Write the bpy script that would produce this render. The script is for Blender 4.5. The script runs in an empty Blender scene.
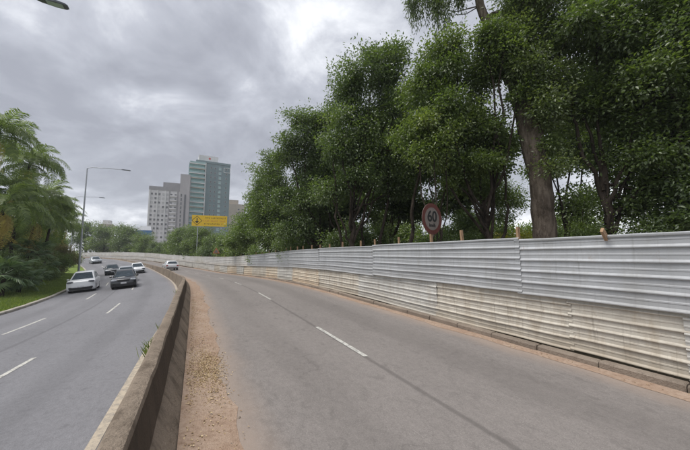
import bpy, bmesh, math, random
import numpy as np
from mathutils import Vector, Matrix

sc = bpy.context.scene
COL = sc.collection
R = math.radians

# ------------------------------------------------------------------ camera
cam = bpy.data.cameras.new('camera')
cam.sensor_width = 36.0
cam.lens = 300.0 / 690.0 * 36.0
cam.clip_start = 0.05
cam.clip_end = 6000
cam_o = bpy.data.objects.new('camera', cam)
COL.objects.link(cam_o)
cam_o.location = (0, 0, 1.8)
cam_o.rotation_euler = (R(90) + math.atan(29 / 300), 0, 0)
sc.camera = cam_o

# ------------------------------------------------------------------ light
SUN_DIR = Vector((-0.36, -0.14, 0.92)).normalized()       # towards the sun
SUN_EL = math.asin(SUN_DIR.z)
SUN_AZ = math.atan2(SUN_DIR.x, SUN_DIR.y)
world = bpy.data.worlds.new('World')
sc.world = world
world.use_nodes = True


def build_world():
    nt = world.node_tree
    N = nt.nodes
    L = nt.links
    N.clear()
    out = N.new('ShaderNodeOutputWorld')
    sky = N.new('ShaderNodeTexSky')
    sky.sky_type = 'NISHITA'
    sky.sun_disc = False
    sky.sun_elevation = SUN_EL
    sky.sun_rotation = SUN_AZ
    bg1 = N.new('ShaderNodeBackground')
    bg1.inputs['Strength'].default_value = 0.05
    L.new(sky.outputs[0], bg1.inputs['Color'])
    tc = N.new('ShaderNodeTexCoord')
    sep = N.new('ShaderNodeSeparateXYZ')
    L.new(tc.outputs['Generated'], sep.inputs[0])

    def math_(op, a, b=None, clamp=False):
        n = N.new('ShaderNodeMath')
        n.operation = op
        n.use_clamp = clamp
        for i, v in enumerate((a, b)):
            if v is None:
                continue
            if isinstance(v, (int, float)):
                n.inputs[i].default_value = v
            else:
                L.new(v, n.inputs[i])
        return n.outputs[0]
    zz = math_('ADD', math_('MAXIMUM', sep.outputs[2], 0.0), 0.34)
    px = math_('DIVIDE', sep.outputs[0], zz)
    py = math_('DIVIDE', sep.outputs[1], zz)
    cmb = N.new('ShaderNodeCombineXYZ')
    L.new(px, cmb.inputs[0])
    L.new(py, cmb.inputs[1])
    cmb.inputs[2].default_value = 3.7

    def noise(scale, detail, rough, dist, off, sx=1.0, sy=1.0, rot=0.0):
        mp = N.new('ShaderNodeMapping')
        mp.inputs['Location'].default_value = off
        mp.inputs['Scale'].default_value = (sx, sy, 1)
        mp.inputs['Rotation'].default_value = (0, 0, rot)
        L.new(cmb.outputs[0], mp.inputs[0])
        n = N.new('ShaderNodeTexNoise')
        n.inputs['Scale'].default_value = scale
        n.inputs['Detail'].default_value = detail
        n.inputs['Roughness'].default_value = rough
        n.inputs['Distortion'].default_value = dist
        L.new(mp.outputs[0], n.inputs['Vector'])
        return n.outputs[0]
    a = noise(1.0, 7, 0.55, 0.25, (-5.64, -8.33, 6.59), 1.0, 1.0, 0.5)
    b = noise(3.0, 9, 0.60, 0.35, (-4.77, 5.04, -5.25), 1.0, 1.0, 0.5)
    s = math_('ADD', math_('MULTIPLY', a, 0.56), math_('MULTIPLY', b, 0.44))
    low = math_('POWER', math_('SUBTRACT', 1.0, math_('MAXIMUM', sep.outputs[2], 0.0)), 5.0)
    s = math_('ADD', s, math_('MULTIPLY', low, 0.10))
    s = math_('SUBTRACT', s, 0.035)
    ramp = N.new('ShaderNodeValToRGB')
    L.new(s, ramp.inputs[0])
    el = ramp.color_ramp.elements
    el[0].position = 0.40
    el[0].color = (0.170, 0.176, 0.200, 1)
    el[1].position = 0.63
    el[1].color = (0.56, 0.565, 0.58, 1)
    for p, c in ((0.45, (0.204, 0.212, 0.238)), (0.50, (0.252, 0.261, 0.290)), (0.55, (0.355, 0.364, 0.390))):
        e = el.new(p)
        e.color = (*c, 1)
    bg2 = N.new('ShaderNodeBackground')
    L.new(ramp.outputs[0], bg2.inputs['Color'])
    bg2.inputs['Strength'].default_value = 1.06
    mix = N.new('ShaderNodeMixShader')
    mix.inputs[0].default_value = 0.93
    L.new(bg1.outputs[0], mix.inputs[1])
    L.new(bg2.outputs[0], mix.inputs[2])
    L.new(mix.outputs[0], out.inputs[0])


build_world()
sun = bpy.data.lights.new('sun', 'SUN')
sun.energy = 1.5
sun.angle = R(36)
sun.color = (1.0, 0.965, 0.91)
sun_o = bpy.data.objects.new('sun', sun)
COL.objects.link(sun_o)
sun_o.rotation_euler = SUN_DIR.to_track_quat('Z', 'Y').to_euler()
sun_o.location = (0, 0, 60)
vs = sc.view_settings
vs.view_transform = 'Standard'
vs.look = 'None'
vs.exposure = 1.22
vs.gamma = 1.0
sc.cycles.max_bounces = 6
sc.cycles.diffuse_bounces = 3
sc.cycles.transparent_max_bounces = 8

# ------------------------------------------------------------------ helpers


def tag(o, label=None, cat=None, group=None, kind=None):
    if label:
        o['label'] = label
    if cat:
        o['category'] = cat
    if group:
        o['group'] = group
    if kind:
        o['kind'] = kind
    return o


def empty(name, loc=(0, 0, 0), rz=0.0):
    o = bpy.data.objects.new(name, None)
    o.empty_display_size = 0.2
    COL.objects.link(o)
    o.location = loc
    o.rotation_euler = (0, 0, rz)
    return o


def link(name, me, parent=None, loc=None, rot=None, scale=None):
    o = bpy.data.objects.new(name, me)
    COL.objects.link(o)
    if parent is not None:
        o.parent = parent
    if loc is not None:
        o.location = loc
    if rot is not None:
        o.rotation_euler = rot
    if scale is not None:
        o.scale = scale
    return o


class MB:
    """collects faces; build() links them as one mesh object"""

    def __init__(self):
        self.v = []
        self.f = []
        self.m = []
        self.uv = None

    def add(self, verts, faces, mi=0):
        b = len(self.v)
        self.v.extend(verts)
        for f in faces:
            self.f.append([b + i for i in f])
            self.m.append(mi)

    def box(self, c, s, rz=0.0, mi=0, M=None):
        x, y, z = s[0] / 2, s[1] / 2, s[2] / 2
        vv = [(-x, -y, -z), (x, -y, -z), (x, y, -z), (-x, y, -z), (-x, -y, z), (x, -y, z), (x, y, z), (-x, y, z)]
        ca, sa = math.cos(rz), math.sin(rz)
        o = []
        for a, b, d in vv:
            p = Vector((a * ca - b * sa + c[0], a * sa + b * ca + c[1], d + c[2]))
            o.append(tuple(M @ p) if M else tuple(p))
        self.add(o, [(0, 3, 2, 1), (4, 5, 6, 7), (0, 1, 5, 4), (1, 2, 6, 5), (2, 3, 7, 6), (3, 0, 4, 7)], mi)

    def tube(self, pts, rad, n=8, cap=True, mi=0):
        pts = [Vector(p) for p in pts]
        if not hasattr(rad, '__len__'):
            rad = [rad] * len(pts)
        rings = []
        up = Vector((0.123, 0.951, 0.283)).normalized()
        for i, p in enumerate(pts):
            t = (pts[min(i + 1, len(pts) - 1)] - pts[max(i - 1, 0)]).normalized()
            u = up - t * up.dot(t)
            if u.length < 0.05:
                u = t.orthogonal()
            u.normalize()
            w = t.cross(u)
            rings.append([tuple(p + (u * math.cos(2 * math.pi * k / n) + w * math.sin(2 * math.pi * k / n)) * rad[i]) for k in range(n)])
        v = [q for r in rings for q in r]
        f = []
        for i in range(len(pts) - 1):
            for k in range(n):
                f.append((i * n + k, i * n + (k + 1) % n, (i + 1) * n + (k + 1) % n, (i + 1) * n + k))
        if cap:
            f.append(tuple(range(n - 1, -1, -1)))
            f.append(tuple((len(pts) - 1) * n + k for k in range(n)))
        self.add(v, f, mi)

    def lathe(self, prof, n=20, axis='z', mi=0, c=(0, 0, 0)):
        v, f = [], []
        for r, h in prof:
            for k in range(n):
                a = 2 * math.pi * k / n
                q = (r * math.cos(a), r * math.sin(a), h) if axis == 'z' else (r * math.cos(a), h, r * math.sin(a))
                v.append((q[0] + c[0], q[1] + c[1], q[2] + c[2]))
        for i in range(len(prof) - 1):
            for k in range(n):
                f.append((i * n + k, i * n + (k + 1) % n, (i + 1) * n + (k + 1) % n, (i + 1) * n + k))
        f.append(tuple(range(n - 1, -1, -1)))
        f.append(tuple((len(prof) - 1) * n + k for k in range(n)))
        self.add(v, f, mi)

    def mesh(self, name, mats, smooth=None):
        me = bpy.data.meshes.new(name)
        me.from_pydata(self.v, [], self.f)
        if not isinstance(mats, (list, tuple)):
            mats = [mats]
        for m in mats:
            me.materials.append(m)
        if len(mats) > 1:
            me.polygons.foreach_set('material_index', self.m)
        if self.uv is not None:
            ul = me.uv_layers.new(name='UVMap')
            li = np.empty(len(me.loops), dtype=np.int32)
            me.loops.foreach_get('vertex_index', li)
            ul.data.foreach_set('uv', np.asarray(self.uv, dtype=np.float32)[li].ravel())
        if smooth is not None:
            me.polygons.foreach_set('use_smooth', [True] * len(me.polygons))
            me.set_sharp_from_angle(angle=smooth)
        me.update()
        return me

    def build(self, name, mats, parent=None, smooth=None, loc=None, rot=None):
        return link(name, self.mesh(name, mats, smooth), parent, loc, rot)


def copy_tree(o, parent=None):
    c = o.copy()
    COL.objects.link(c)
    c.parent = parent
    for ch in list(o.children):
        copy_tree(ch, c)
    return c


# ------------------------------------------------------------------ materials
class NT:
    def __init__(self, name):
        self.mat = bpy.data.materials.new(name)
        self.mat.use_nodes = True
        self.nt = self.mat.node_tree
        self.N = self.nt.nodes
        self.L = self.nt.links
        self.b = self.N['Principled BSDF']
        self.tc = None

    def coord(self, kind='Object'):
        if self.tc is None:
            self.tc = self.N.new('ShaderNodeTexCoord')
        return self.tc.outputs[kind]

    def setv(self, sock, v):
        if isinstance(v, (int, float)):
            sock.default_value = v
        elif isinstance(v, (tuple, list)):
            sock.default_value = (*v, 1) if len(v) == 3 and sock.type == 'RGBA' else v
        else:
            self.L.new(v, sock)

    def noise(self, scale, detail=4, rough=0.55, vec=None, sc3=None, dist=0.0, off=None):
        n = self.N.new('ShaderNodeTexNoise')
        n.inputs['Scale'].default_value = scale
        n.inputs['Detail'].default_value = detail
        n.inputs['Roughness'].default_value = rough
        n.inputs['Distortion'].default_value = dist
        v = vec if vec is not None else self.coord('Object')
        if sc3 or off:
            m = self.N.new('ShaderNodeMapping')
            if sc3:
                m.inputs['Scale'].default_value = sc3
            if off:
                m.inputs['Location'].default_value = off
            self.L.new(v, m.inputs[0])
            v = m.outputs[0]
        self.L.new(v, n.inputs['Vector'])
        return n.outputs[0]

    def vor(self, scale, feature='F1', vec=None):
        n = self.N.new('ShaderNodeTexVoronoi')
        n.feature = feature
        n.inputs['Scale'].default_value = scale
        self.L.new(vec if vec is not None else self.coord('Object'), n.inputs['Vector'])
        return n.outputs['Distance']

    def math(self, op, a, b=0.0, clamp=False):
        n = self.N.new('ShaderNodeMath')
        n.operation = op
        n.use_clamp = clamp
        self.setv(n.inputs[0], a)
        self.setv(n.inputs[1], b)
        return n.outputs[0]

    def rng(self, v, a, b, c=0.0, d=1.0):
        n = self.N.new('ShaderNodeMapRange')
        n.clamp = True
        n.interpolation_type = 'SMOOTHSTEP'
        self.setv(n.inputs[0], v)
        for i, q in enumerate((a, b, c, d)):
            n.inputs[i + 1].default_value = q
        return n.outputs[0]

    def mix(self, fac, a, b, mode='MIX'):
        n = self.N.new('ShaderNodeMix')
        n.data_type = 'RGBA'
        n.blend_type = mode
        self.setv(n.inputs[0], fac)
        self.setv(n.inputs[6], a)
        self.setv(n.inputs[7], b)
        return n.outputs[2]

    def ramp(self, v, stops):
        n = self.N.new('ShaderNodeValToRGB')
        self.setv(n.inputs[0], v)
        e = n.color_ramp.elements
        e[0].position, e[0].color = stops[0][0], (*stops[0][1], 1)
        e[1].position, e[1].color = stops[-1][0], (*stops[-1][1], 1)
        for p, c in stops[1:-1]:
            q = e.new(p)
            q.color = (*c, 1)
        return n.outputs[0]

    def bump(self, h, strength=0.3, dist=0.02):
        n = self.N.new('ShaderNodeBump')
        n.inputs['Strength'].default_value = strength
        n.inputs['Distance'].default_value = dist
        self.setv(n.inputs['Height'], h)
        self.L.new(n.outputs[0], self.b.inputs['Normal'])

    def out(self, color=None, rough=0.8, metal=0.0, spec=None):
        if color is not None:
            self.setv(self.b.inputs['Base Color'], color)
        self.setv(self.b.inputs['Roughness'], rough)
        self.setv(self.b.inputs['Metallic'], metal)
        if spec is not None:
            self.b.inputs['Specular IOR Level'].default_value = spec
        return self.mat

    def uvsep(self):
        s = self.N.new('ShaderNodeSeparateXYZ')
        self.L.new(self.coord('UV'), s.inputs[0])
        return s.outputs[0], s.outputs[1]

    def rand(self):
        n = self.N.new('ShaderNodeObjectInfo')
        return n.outputs['Random']

    def attr(self, name):
        n = self.N.new('ShaderNodeAttribute')
        n.attribute_name = name
        return n.outputs['Fac']


def plain(name, col, rough=0.6, metal=0.0, var=0.12, scale=6.0, spec=None, coat=0.0):
    t = NT(name)
    n = t.noise(scale, 5, 0.6)
    c = t.mix(t.rng(n, 0.3, 0.75), tuple(max(0, q * (1 - var)) for q in col), tuple(min(1, q * (1 + var)) for q in col))
    m = t.out(c, rough, metal, spec)
    if coat:
        t.b.inputs['Coat Weight'].default_value = coat
        t.b.inputs['Coat Roughness'].default_value = 0.05
    return m


def asphalt(name, base, dirt_lo=None, dirt_hi=None, wear=()):
    t = NT(name)
    u, v = t.uvsep()
    uv = t.coord('UV')
    big = t.noise(0.35, 5, 0.6, uv, (0.35, 1.2, 1))
    mid = t.noise(2.2, 5, 0.65, uv, (0.5, 1.0, 1))
    fine = t.noise(48, 4, 0.75, uv)
    grit = t.noise(11, 6, 0.75, uv, (0.8, 1.0, 1), off=(9, 4, 0))
    spk = t.vor(70, vec=uv)
    c = t.mix(t.rng(big, 0.3, 0.7), tuple(q * 0.84 for q in base), tuple(q * 1.12 for q in base))
    c = t.mix(t.rng(mid, 0.35, 0.7, 0, 0.5), c, tuple(q * 1.18 for q in base))
    c = t.mix(t.rng(fine, 0.3, 0.7, 0.0, 0.6), c, tuple(q * 0.5 for q in base))
    c = t.mix(t.rng(spk, 0.26, 0.06, 0.0, 0.75), c, tuple(min(1, q * 1.9) for q in base))
    c = t.mix(t.rng(grit, 0.36, 0.66, 0.0, 0.34), c, tuple(q * 1.35 for q in base))
    for pc, w, k in wear:                      # darker tyre tracks / joints along the lanes
        d = t.math('ABSOLUTE', t.math('SUBTRACT', v, pc))
        d = t.math('ADD', d, t.math('MULTIPLY', t.math('SUBTRACT', mid, 0.5), w * 0.9))
        c = t.mix(t.rng(d, w, w * 0.25, 0.0, k), c, tuple(q * 0.5 for q in base))
    # fine cracks and old patches
    wv = t.N.new('ShaderNodeVectorMath')
    wv.operation = 'ADD'
    wn = t.N.new('ShaderNodeTexNoise')
    wn.inputs['Scale'].default_value = 1.8
    wn.inputs['Detail'].default_value = 5
    t.L.new(uv, wn.inputs['Vector'])
    t.L.new(uv, wv.inputs[0])
    t.L.new(wn.outputs['Color'], wv.inputs[1])
    ck = t.vor(0.42, 'DISTANCE_TO_EDGE', wv.outputs[0])
    ckm = t.rng(t.noise(0.5, 3, 0.6, uv, off=(5, 5, 2)), 0.45, 0.6)
    c = t.mix(t.math('MULTIPLY', t.rng(ck, 0.010, 0.003, 0, 0.28), ckm), c, tuple(q * 0.4 for q in base))
    oil = t.noise(2.8, 5, 0.7, uv, (1.0, 1.6, 1), off=(1, 9, 3))
    c = t.mix(t.rng(oil, 0.56, 0.70, 0, 0.5), c, tuple(q * 0.6 for q in base))
    edge = t.noise(1.4, 6, 0.65, uv, (0.6, 1.0, 1), off=(3, 7, 0))
    soil = (0.335, 0.262, 0.212)
    for lim, s in ((dirt_lo, 1), (dirt_hi, -1)):
        if lim is None:
            continue
        a, b, k = lim
        e = t.math('ADD', v, t.math('MULTIPLY', t.math('SUBTRACT', edge, 0.5), 0.7 * abs(b - a)))
        fac = t.rng(e, a, b, 0.0, k) if a < b else t.rng(e, a, b, 0.0, k)
        fac = t.math('MULTIPLY', fac, t.rng(fine, 0.2, 0.6, 0.55, 1.0))
        c = t.mix(fac, c, soil)
    t.bump(t.math('ADD', fine, t.math('MULTIPLY', spk, 0.8)), 0.35, 0.006)
    return t.out(c, t.rng(mid, 0.2, 0.8, 0.78, 0.95), 0.0, 0.25)


def concrete(name, base, stain=0.5, dark=(0.09, 0.075, 0.06), scale=1.0):
    t = NT(name)
    ob = t.coord('Object')
    big = t.noise(0.9 * scale, 6, 0.62)
    fine = t.noise(38 * scale, 4, 0.7)
    streak = t.noise(3.2 * scale, 5, 0.7, ob, (1, 1, 0.12))
    pits = t.noise(14 * scale, 5, 0.75, off=(4, 2, 9))
    c = t.mix(t.rng(big, 0.3, 0.7), tuple(q * 0.78 for q in base), tuple(q * 1.15 for q in base))
    c = t.mix(t.rng(streak, 0.45, 0.72, 0, stain), c, dark)
    c = t.mix(t.rng(pits, 0.56, 0.72, 0, stain * 0.9), c, tuple(q * 0.45 for q in base))
    c = t.mix(t.rng(fine, 0.35, 0.7, 0.0, 0.35), c, tuple(q * 0.6 for q in base))
    t.bump(t.math('ADD', fine, t.math('MULTIPLY', pits, 1.6)), 0.8, 0.025)
    return t.out(c, 0.92, 0.0, 0.2)


def leafmat(name, stops, trans=0.34, rough=0.40, spec=1.0):
    t = NT(name)
    a = t.attr('tint')
    c = t.ramp(a, stops)
    t.out(c, rough, 0.0, spec)
    tr = t.N.new('ShaderNodeBsdfTranslucent')
    c2 = t.mix(1.0, c, (1.25, 1.35, 0.55), 'MULTIPLY')
    t.L.new(c2, tr.inputs['Color'])
    ms = t.N.new('ShaderNodeMixShader')
    ms.inputs[0].default_value = trans
    t.L.new(t.b.outputs[0], ms.inputs[1])
    t.L.new(tr.outputs[0], ms.inputs[2])
    t.L.new(ms.outputs[0], t.N['Material Output'].inputs[0])
    return t.mat


def sheetmat(name, base, dirt, dirt_amt, metal=0.35, rough=0.5):
    t = NT(name)
    uv = t.coord('UV')
    u, v = t.uvsep()                            # u metres along, v height in the sheet 0..1
    r = t.rand()
    rnd = t.N.new('ShaderNodeCombineXYZ')
    t.setv(rnd.inputs[0], t.math('MULTIPLY', r, 37.0))
    t.setv(rnd.inputs[2], t.math('MULTIPLY', r, 91.0))
    va = t.N.new('ShaderNodeVectorMath')
    va.operation = 'ADD'
    t.L.new(uv, va.inputs[0])
    t.L.new(rnd.outputs[0], va.inputs[1])
    vec = va.outputs[0]
    big = t.noise(0.7, 5, 0.6, vec)
    strk = t.noise(2.6, 6, 0.7, vec, (2.2, 0.5, 1))
    fine = t.noise(26, 4, 0.7, vec)
    dr = t.noise(5.5, 5, 0.72, vec, (0.35, 2.2, 1))
    c = t.mix(t.rng(big, 0.3, 0.7), tuple(q * 0.88 for q in base), tuple(min(1, q * 1.08) for q in base))
    c = t.mix(t.math('MULTIPLY', r, 0.22), c, tuple(q * 0.72 for q in base))
    c = t.mix(t.rng(strk, 0.42, 0.74, 0, dirt_amt), c, dirt)
    c = t.mix(t.rng(dr, 0.5, 0.75, 0, dirt_amt * 0.9), c, tuple(q * 0.8 for q in dirt))
    low = t.math('ADD', v, t.math('MULTIPLY', t.math('SUBTRACT', big, 0.5), 0.5))
    c = t.mix(t.rng(low, 0.42, -0.05, 0, dirt_amt), c, dirt)
    rust = t.noise(3.3, 7, 0.78, vec, (1.6, 0.9, 1), off=(11, 3, 5))
    c = t.mix(t.rng(rust, 0.62, 0.72, 0, dirt_amt), c, (0.24, 0.135, 0.075))
    drip = t.noise(9.0, 4, 0.6, vec, (2.0, 0.12, 1), off=(2, 8, 1))
    c = t.mix(t.rng(drip, 0.55, 0.75, 0, dirt_amt * 0.7), c, tuple(q * 0.6 for q in dirt))
    c = t.mix(t.rng(fine, 0.4, 0.7, 0, 0.18), c, tuple(q * 0.7 for q in base))
    t.bump(t.math('ADD', t.math('MULTIPLY', big, 3.0), t.math('MULTIPLY', fine, 0.25)), 0.25, 0.02)
    return t.out(c, t.rng(strk, 0.3, 0.7, rough, rough + 0.2), metal, 0.4)


M = {}
M['asphalt_left'] = asphalt('asphalt_left', (0.196, 0.195, 0.208), dirt_lo=None, dirt_hi=(-1.15, -0.35, 0.55),
                            wear=((-4.95, 0.10, 0.45), (-2.6, 0.55, 0.22), (-7.2, 0.55, 0.22), (-5.4, 0.5, 0.16)))
M['asphalt_right'] = asphalt('asphalt_right', (0.212, 0.193, 0.182), dirt_lo=(0.95, 0.28, 0.75), dirt_hi=(4.95, 5.75, 0.9),
                             wear=((2.73, 0.06, 0.6), (1.6, 0.5, 0.18), (4.2, 0.6, 0.26)))
M['conc_wall'] = concrete('conc_wall', (0.285, 0.232, 0.182), 0.85, (0.085, 0.064, 0.047))
M['conc_wall_shade'] = concrete('conc_wall_shade', (0.095, 0.072, 0.054), 0.75, (0.05, 0.04, 0.032))  # stained upper wall face, with its shading put into the darker colour
M['conc_kerb'] = concrete('conc_kerb', (0.44, 0.41, 0.36), 0.35, (0.2, 0.17, 0.13))
M['conc_kerb_brown'] = concrete('conc_kerb_brown', (0.29, 0.24, 0.195), 0.5, (0.17, 0.13, 0.10))


def soilmat(name, a, b, c3, scale=1.0):
    t = NT(name)
    n1 = t.noise(1.6 * scale, 6, 0.62)
    n2 = t.noise(18 * scale, 6, 0.7)
    n3 = t.vor(60 * scale)
    c = t.mix(t.rng(n1, 0.3, 0.7), a, b)
    c = t.mix(t.rng(n2, 0.4, 0.7, 0, 0.75), c, c3)
    c = t.mix(t.rng(n3, 0.25, 0.05, 0, 0.4), c, tuple(min(1, q * 1.35) for q in b))
    t.bump(t.math('ADD', n2, t.math('MULTIPLY', n3, 0.5)), 0.6, 0.02)
    return t.out(c, 0.95, 0, 0.15)


M['dirt'] = soilmat('dirt', (0.325, 0.230, 0.170), (0.39, 0.30, 0.235), (0.225, 0.152, 0.108))
M['park_soil'] = soilmat('park_soil', (0.12, 0.09, 0.062), (0.105, 0.085, 0.055), (0.06, 0.048, 0.032), 0.5)
M['turf'] = soilmat('turf', (0.14, 0.20, 0.045), (0.20, 0.25, 0.06), (0.09, 0.14, 0.035), 0.6)
M['land'] = soilmat('land', (0.07, 0.09, 0.035), (0.10, 0.105, 0.05), (0.05, 0.06, 0.03), 0.02)


def paintmat(name, col, gone):
    t = NT(name)
    uv = t.coord('UV')
    n = t.noise(7, 6, 0.75)
    f = t.noise(60, 3, 0.7)
    k = t.math('ADD', t.math('MULTIPLY', n, 0.7), t.math('MULTIPLY', f, 0.3))
    c = t.mix(t.rng(k, 0.44, 0.62, 0, gone), col, (0.17, 0.165, 0.16))
    return t.out(c, 0.75, 0, 0.3)


M['paint_white'] = paintmat('paint_white', (0.54, 0.53, 0.49), 0.85)
M['paint_faded'] = paintmat('paint_faded', (0.47, 0.46, 0.42), 0.92)
M['paint_edge'] = paintmat('paint_edge', (0.45, 0.385, 0.30), 0.7)
M['galv'] = sheetmat('galvanised_sheet', (0.435, 0.448, 0.468), (0.34, 0.337, 0.325), 0.48, 0.12, 0.56)
M['galv_pale'] = sheetmat('pale_sheet', (0.60, 0.595, 0.58), (0.50, 0.44, 0.36), 0.45, 0.08, 0.62)
M['beige'] = sheetmat('beige_sheet', (0.57, 0.535, 0.465), (0.39, 0.33, 0.255), 0.78, 0.05, 0.65)
M['beige_rust'] = sheetmat('rusty_beige_sheet', (0.64, 0.575, 0.465), (0.47, 0.34, 0.225), 0.8, 0.05, 0.68)
M['cream'] = sheetmat('cream_sheet', (0.58, 0.572, 0.535), (0.42, 0.38, 0.32), 0.68, 0.06, 0.64)


def woodmat(name, col):
    t = NT(name)
    g = t.noise(9, 5, 0.65, t.coord('Object'), (6, 6, 0.6))
    c = t.mix(t.rng(g, 0.3, 0.7), tuple(q * 0.6 for q in col), tuple(q * 1.2 for q in col))
    t.bump(g, 0.3, 0.01)
    return t.out(c, 0.85, 0, 0.2)


M['stake'] = woodmat('stake_wood', (0.40, 0.265, 0.165))


def barkmat(name, a, b, sc_=1.0):
    t = NT(name)
    g = t.noise(5 * sc_, 6, 0.7, t.coord('Object'), (1, 1, 0.18))
    n = t.noise(1.1 * sc_, 4, 0.6)
    c = t.mix(t.rng(g, 0.32, 0.68), a, b)
    c = t.mix(t.rng(n, 0.45, 0.7, 0, 0.5), c, tuple(q * 0.6 for q in a))
    p_ = t.noise(2.4 * sc_, 6, 0.75, t.coord('Object'), (1, 1, 0.45), off=(3, 1, 7))
    c = t.mix(t.rng(p_, 0.52, 0.62, 0, 0.55), c, tuple(q * 1.25 for q in b))
    c = t.mix(t.rng(p_, 0.44, 0.36, 0, 0.6), c, tuple(q * 0.5 for q in a))
    t.bump(t.math('ADD', g, t.math('MULTIPLY', p_, 1.5)), 1.0, 0.08)
    return t.out(c, 0.95, 0, 0.15)


M['bark_dark'] = barkmat('bark_dark', (0.026, 0.020, 0.016), (0.075, 0.060, 0.048))
M['bark_pale'] = barkmat('bark_pale', (0.075, 0.058, 0.045), (0.20, 0.165, 0.135), 1.3)
M['leaf_deep'] = leafmat('leaf_deep', [(0.0, (0.066, 0.100, 0.046)), (0.45, (0.116, 0.168, 0.064)), (0.8, (0.170, 0.226, 0.078)), (1.0, (0.245, 0.275, 0.095))], 0.45)
M['leaf_mid'] = leafmat('leaf_mid', [(0.0, (0.075, 0.112, 0.040)), (0.5, (0.135, 0.192, 0.058)), (0.85, (0.195, 0.25, 0.075)), (1.0, (0.275, 0.29, 0.095))], 0.45)
M['leaf_light'] = leafmat('leaf_light', [(0.0, (0.085, 0.13, 0.045)), (0.5, (0.16, 0.225, 0.068)), (0.85, (0.23, 0.29, 0.085)), (1.0, (0.33, 0.32, 0.11))], 0.45)
M['leaf_yellow'] = leafmat('leaf_yellow', [(0.0, (0.15, 0.18, 0.03)), (0.5, (0.30, 0.31, 0.05)), (1.0, (0.50, 0.38, 0.06))], 0.42)
M['leaf_gum'] = leafmat('leaf_gum', [(0.0, (0.06, 0.09, 0.035)), (0.6, (0.125, 0.175, 0.06)), (1.0, (0.22, 0.26, 0.11))], 0.42)
M['leaf_palm'] = leafmat('leaf_palm', [(0.0, (0.085, 0.125, 0.050)), (0.5, (0.165, 0.225, 0.080)), (1.0, (0.27, 0.32, 0.12))], 0.45, 0.45, 0.5)
M['leaf_fan'] = leafmat('leaf_fan', [(0.0, (0.070, 0.125, 0.060)), (0.5, (0.14, 0.215, 0.10)), (1.0, (0.28, 0.35, 0.19))], 0.35, 0.4, 0.6)
M['leaf_dry'] = leafmat('leaf_dry', [(0.0, (0.30, 0.22, 0.07)), (0.5, (0.52, 0.40, 0.13)), (1.0, (0.62, 0.52, 0.20))], 0.38, 0.7)
M['leaf_brown'] = leafmat('leaf_brown', [(0.0, (0.07, 0.075, 0.035)), (0.5, (0.15, 0.14, 0.06)), (1.0, (0.28, 0.20, 0.09))], 0.35, 0.7)
M['grass'] = leafmat('grass_blade', [(0.0, (0.11, 0.17, 0.035)), (0.5, (0.19, 0.265, 0.055)), (1.0, (0.30, 0.33, 0.09))], 0.4, 0.6)
M['litter'] = leafmat('dry_leaf_litter', [(0.0, (0.24, 0.15, 0.085)), (0.5, (0.42, 0.30, 0.17)), (1.0, (0.60, 0.48, 0.30))], 0.1, 0.9)
M['pole'] = plain('pole_galvanised', (0.42, 0.44, 0.46), 0.45, 0.5)
M['lamp_dark'] = plain('lamp_housing', (0.11, 0.12, 0.14), 0.5, 0.3)
M['lamp_lens'] = plain('lamp_lens', (0.42, 0.50, 0.50), 0.2)
M['black'] = plain('black_plastic', (0.014, 0.014, 0.016), 0.5)
M['rubber'] = plain('tyre_rubber', (0.02, 0.02, 0.02), 0.85)
M['rim'] = plain('alloy_rim', (0.45, 0.46, 0.48), 0.3, 0.8)
M['glass'] = plain('car_glass', (0.060, 0.075, 0.090), 0.25, 0.0, 0.25, 3, 0.0)
M['plate'] = plain('plate_face', (0.62, 0.63, 0.65), 0.5)
M['lamp_clear'] = plain('headlamp_glass', (0.55, 0.58, 0.62), 0.12, 0.1)
M['tail_red'] = plain('tail_lamp_red', (0.35, 0.012, 0.012), 0.2)
M['car_white'] = plain('paint_car_white', (0.72, 0.73, 0.75), 0.3, 0, 0.02, 2, 0.5, 0.6)
M['car_black'] = plain('paint_car_black', (0.025, 0.027, 0.032), 0.28, 0.2, 0.05, 2, 0.5, 0.7)
M['car_silver'] = plain('paint_car_silver', (0.40, 0.42, 0.45), 0.32, 0.5, 0.03, 2, 0.5, 0.6)
M['car_graphite'] = plain('paint_car_graphite', (0.085, 0.09, 0.10), 0.3, 0.3, 0.04, 2, 0.5, 0.6)
M['sign_white'] = plain('sign_white', (0.215, 0.185, 0.165), 0.5)
M['sign_red'] = plain('sign_red', (0.125, 0.03, 0.022), 0.5)
M['sign_black'] = plain('sign_black', (0.012, 0.012, 0.012), 0.5)
M['sign_yellow'] = plain('sign_yellow', (0.84, 0.54, 0.02), 0.45, 0, 0.04)
M['sign_orange'] = plain('sign_orange', (0.62, 0.20, 0.08), 0.5)
M['metal_back'] = plain('sign_back', (0.25, 0.25, 0.25), 0.5, 0.4)

# ------------------------------------------------------------------ road alignment (metres)
_HS = [(-15, 25.5), (0, 26), (15, 27), (25, 30), (40, 35), (60, 39), (90, 48), (130, 62), (200, 90)]
_ss = np.arange(-15, 200.01, .25)
_th = np.radians(np.interp(_ss, [a for a, _ in _HS], [b for _, b in _HS]))
_px = np.cumsum(-np.sin(_th) * .25)
_py = np.cumsum(np.cos(_th) * .25)
_i0 = int(np.argmin(abs(_ss)))
_px -= _px[_i0]
_py -= _py[_i0]


def PT(s, p):
    x = float(np.interp(s, _ss, _px))
    y = float(np.interp(s, _ss, _py))
    t = float(np.interp(s, _ss, _th))
    return x + p * math.cos(t), y + p * math.sin(t)


def HEAD(s):
    return float(np.interp(s, _ss, _th))        # left of +Y


def sm(a, b, x):
    t = min(1.0, max(0.0, (x - a) / (b - a)))
    return t * t * (3 - 2 * t)


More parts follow.
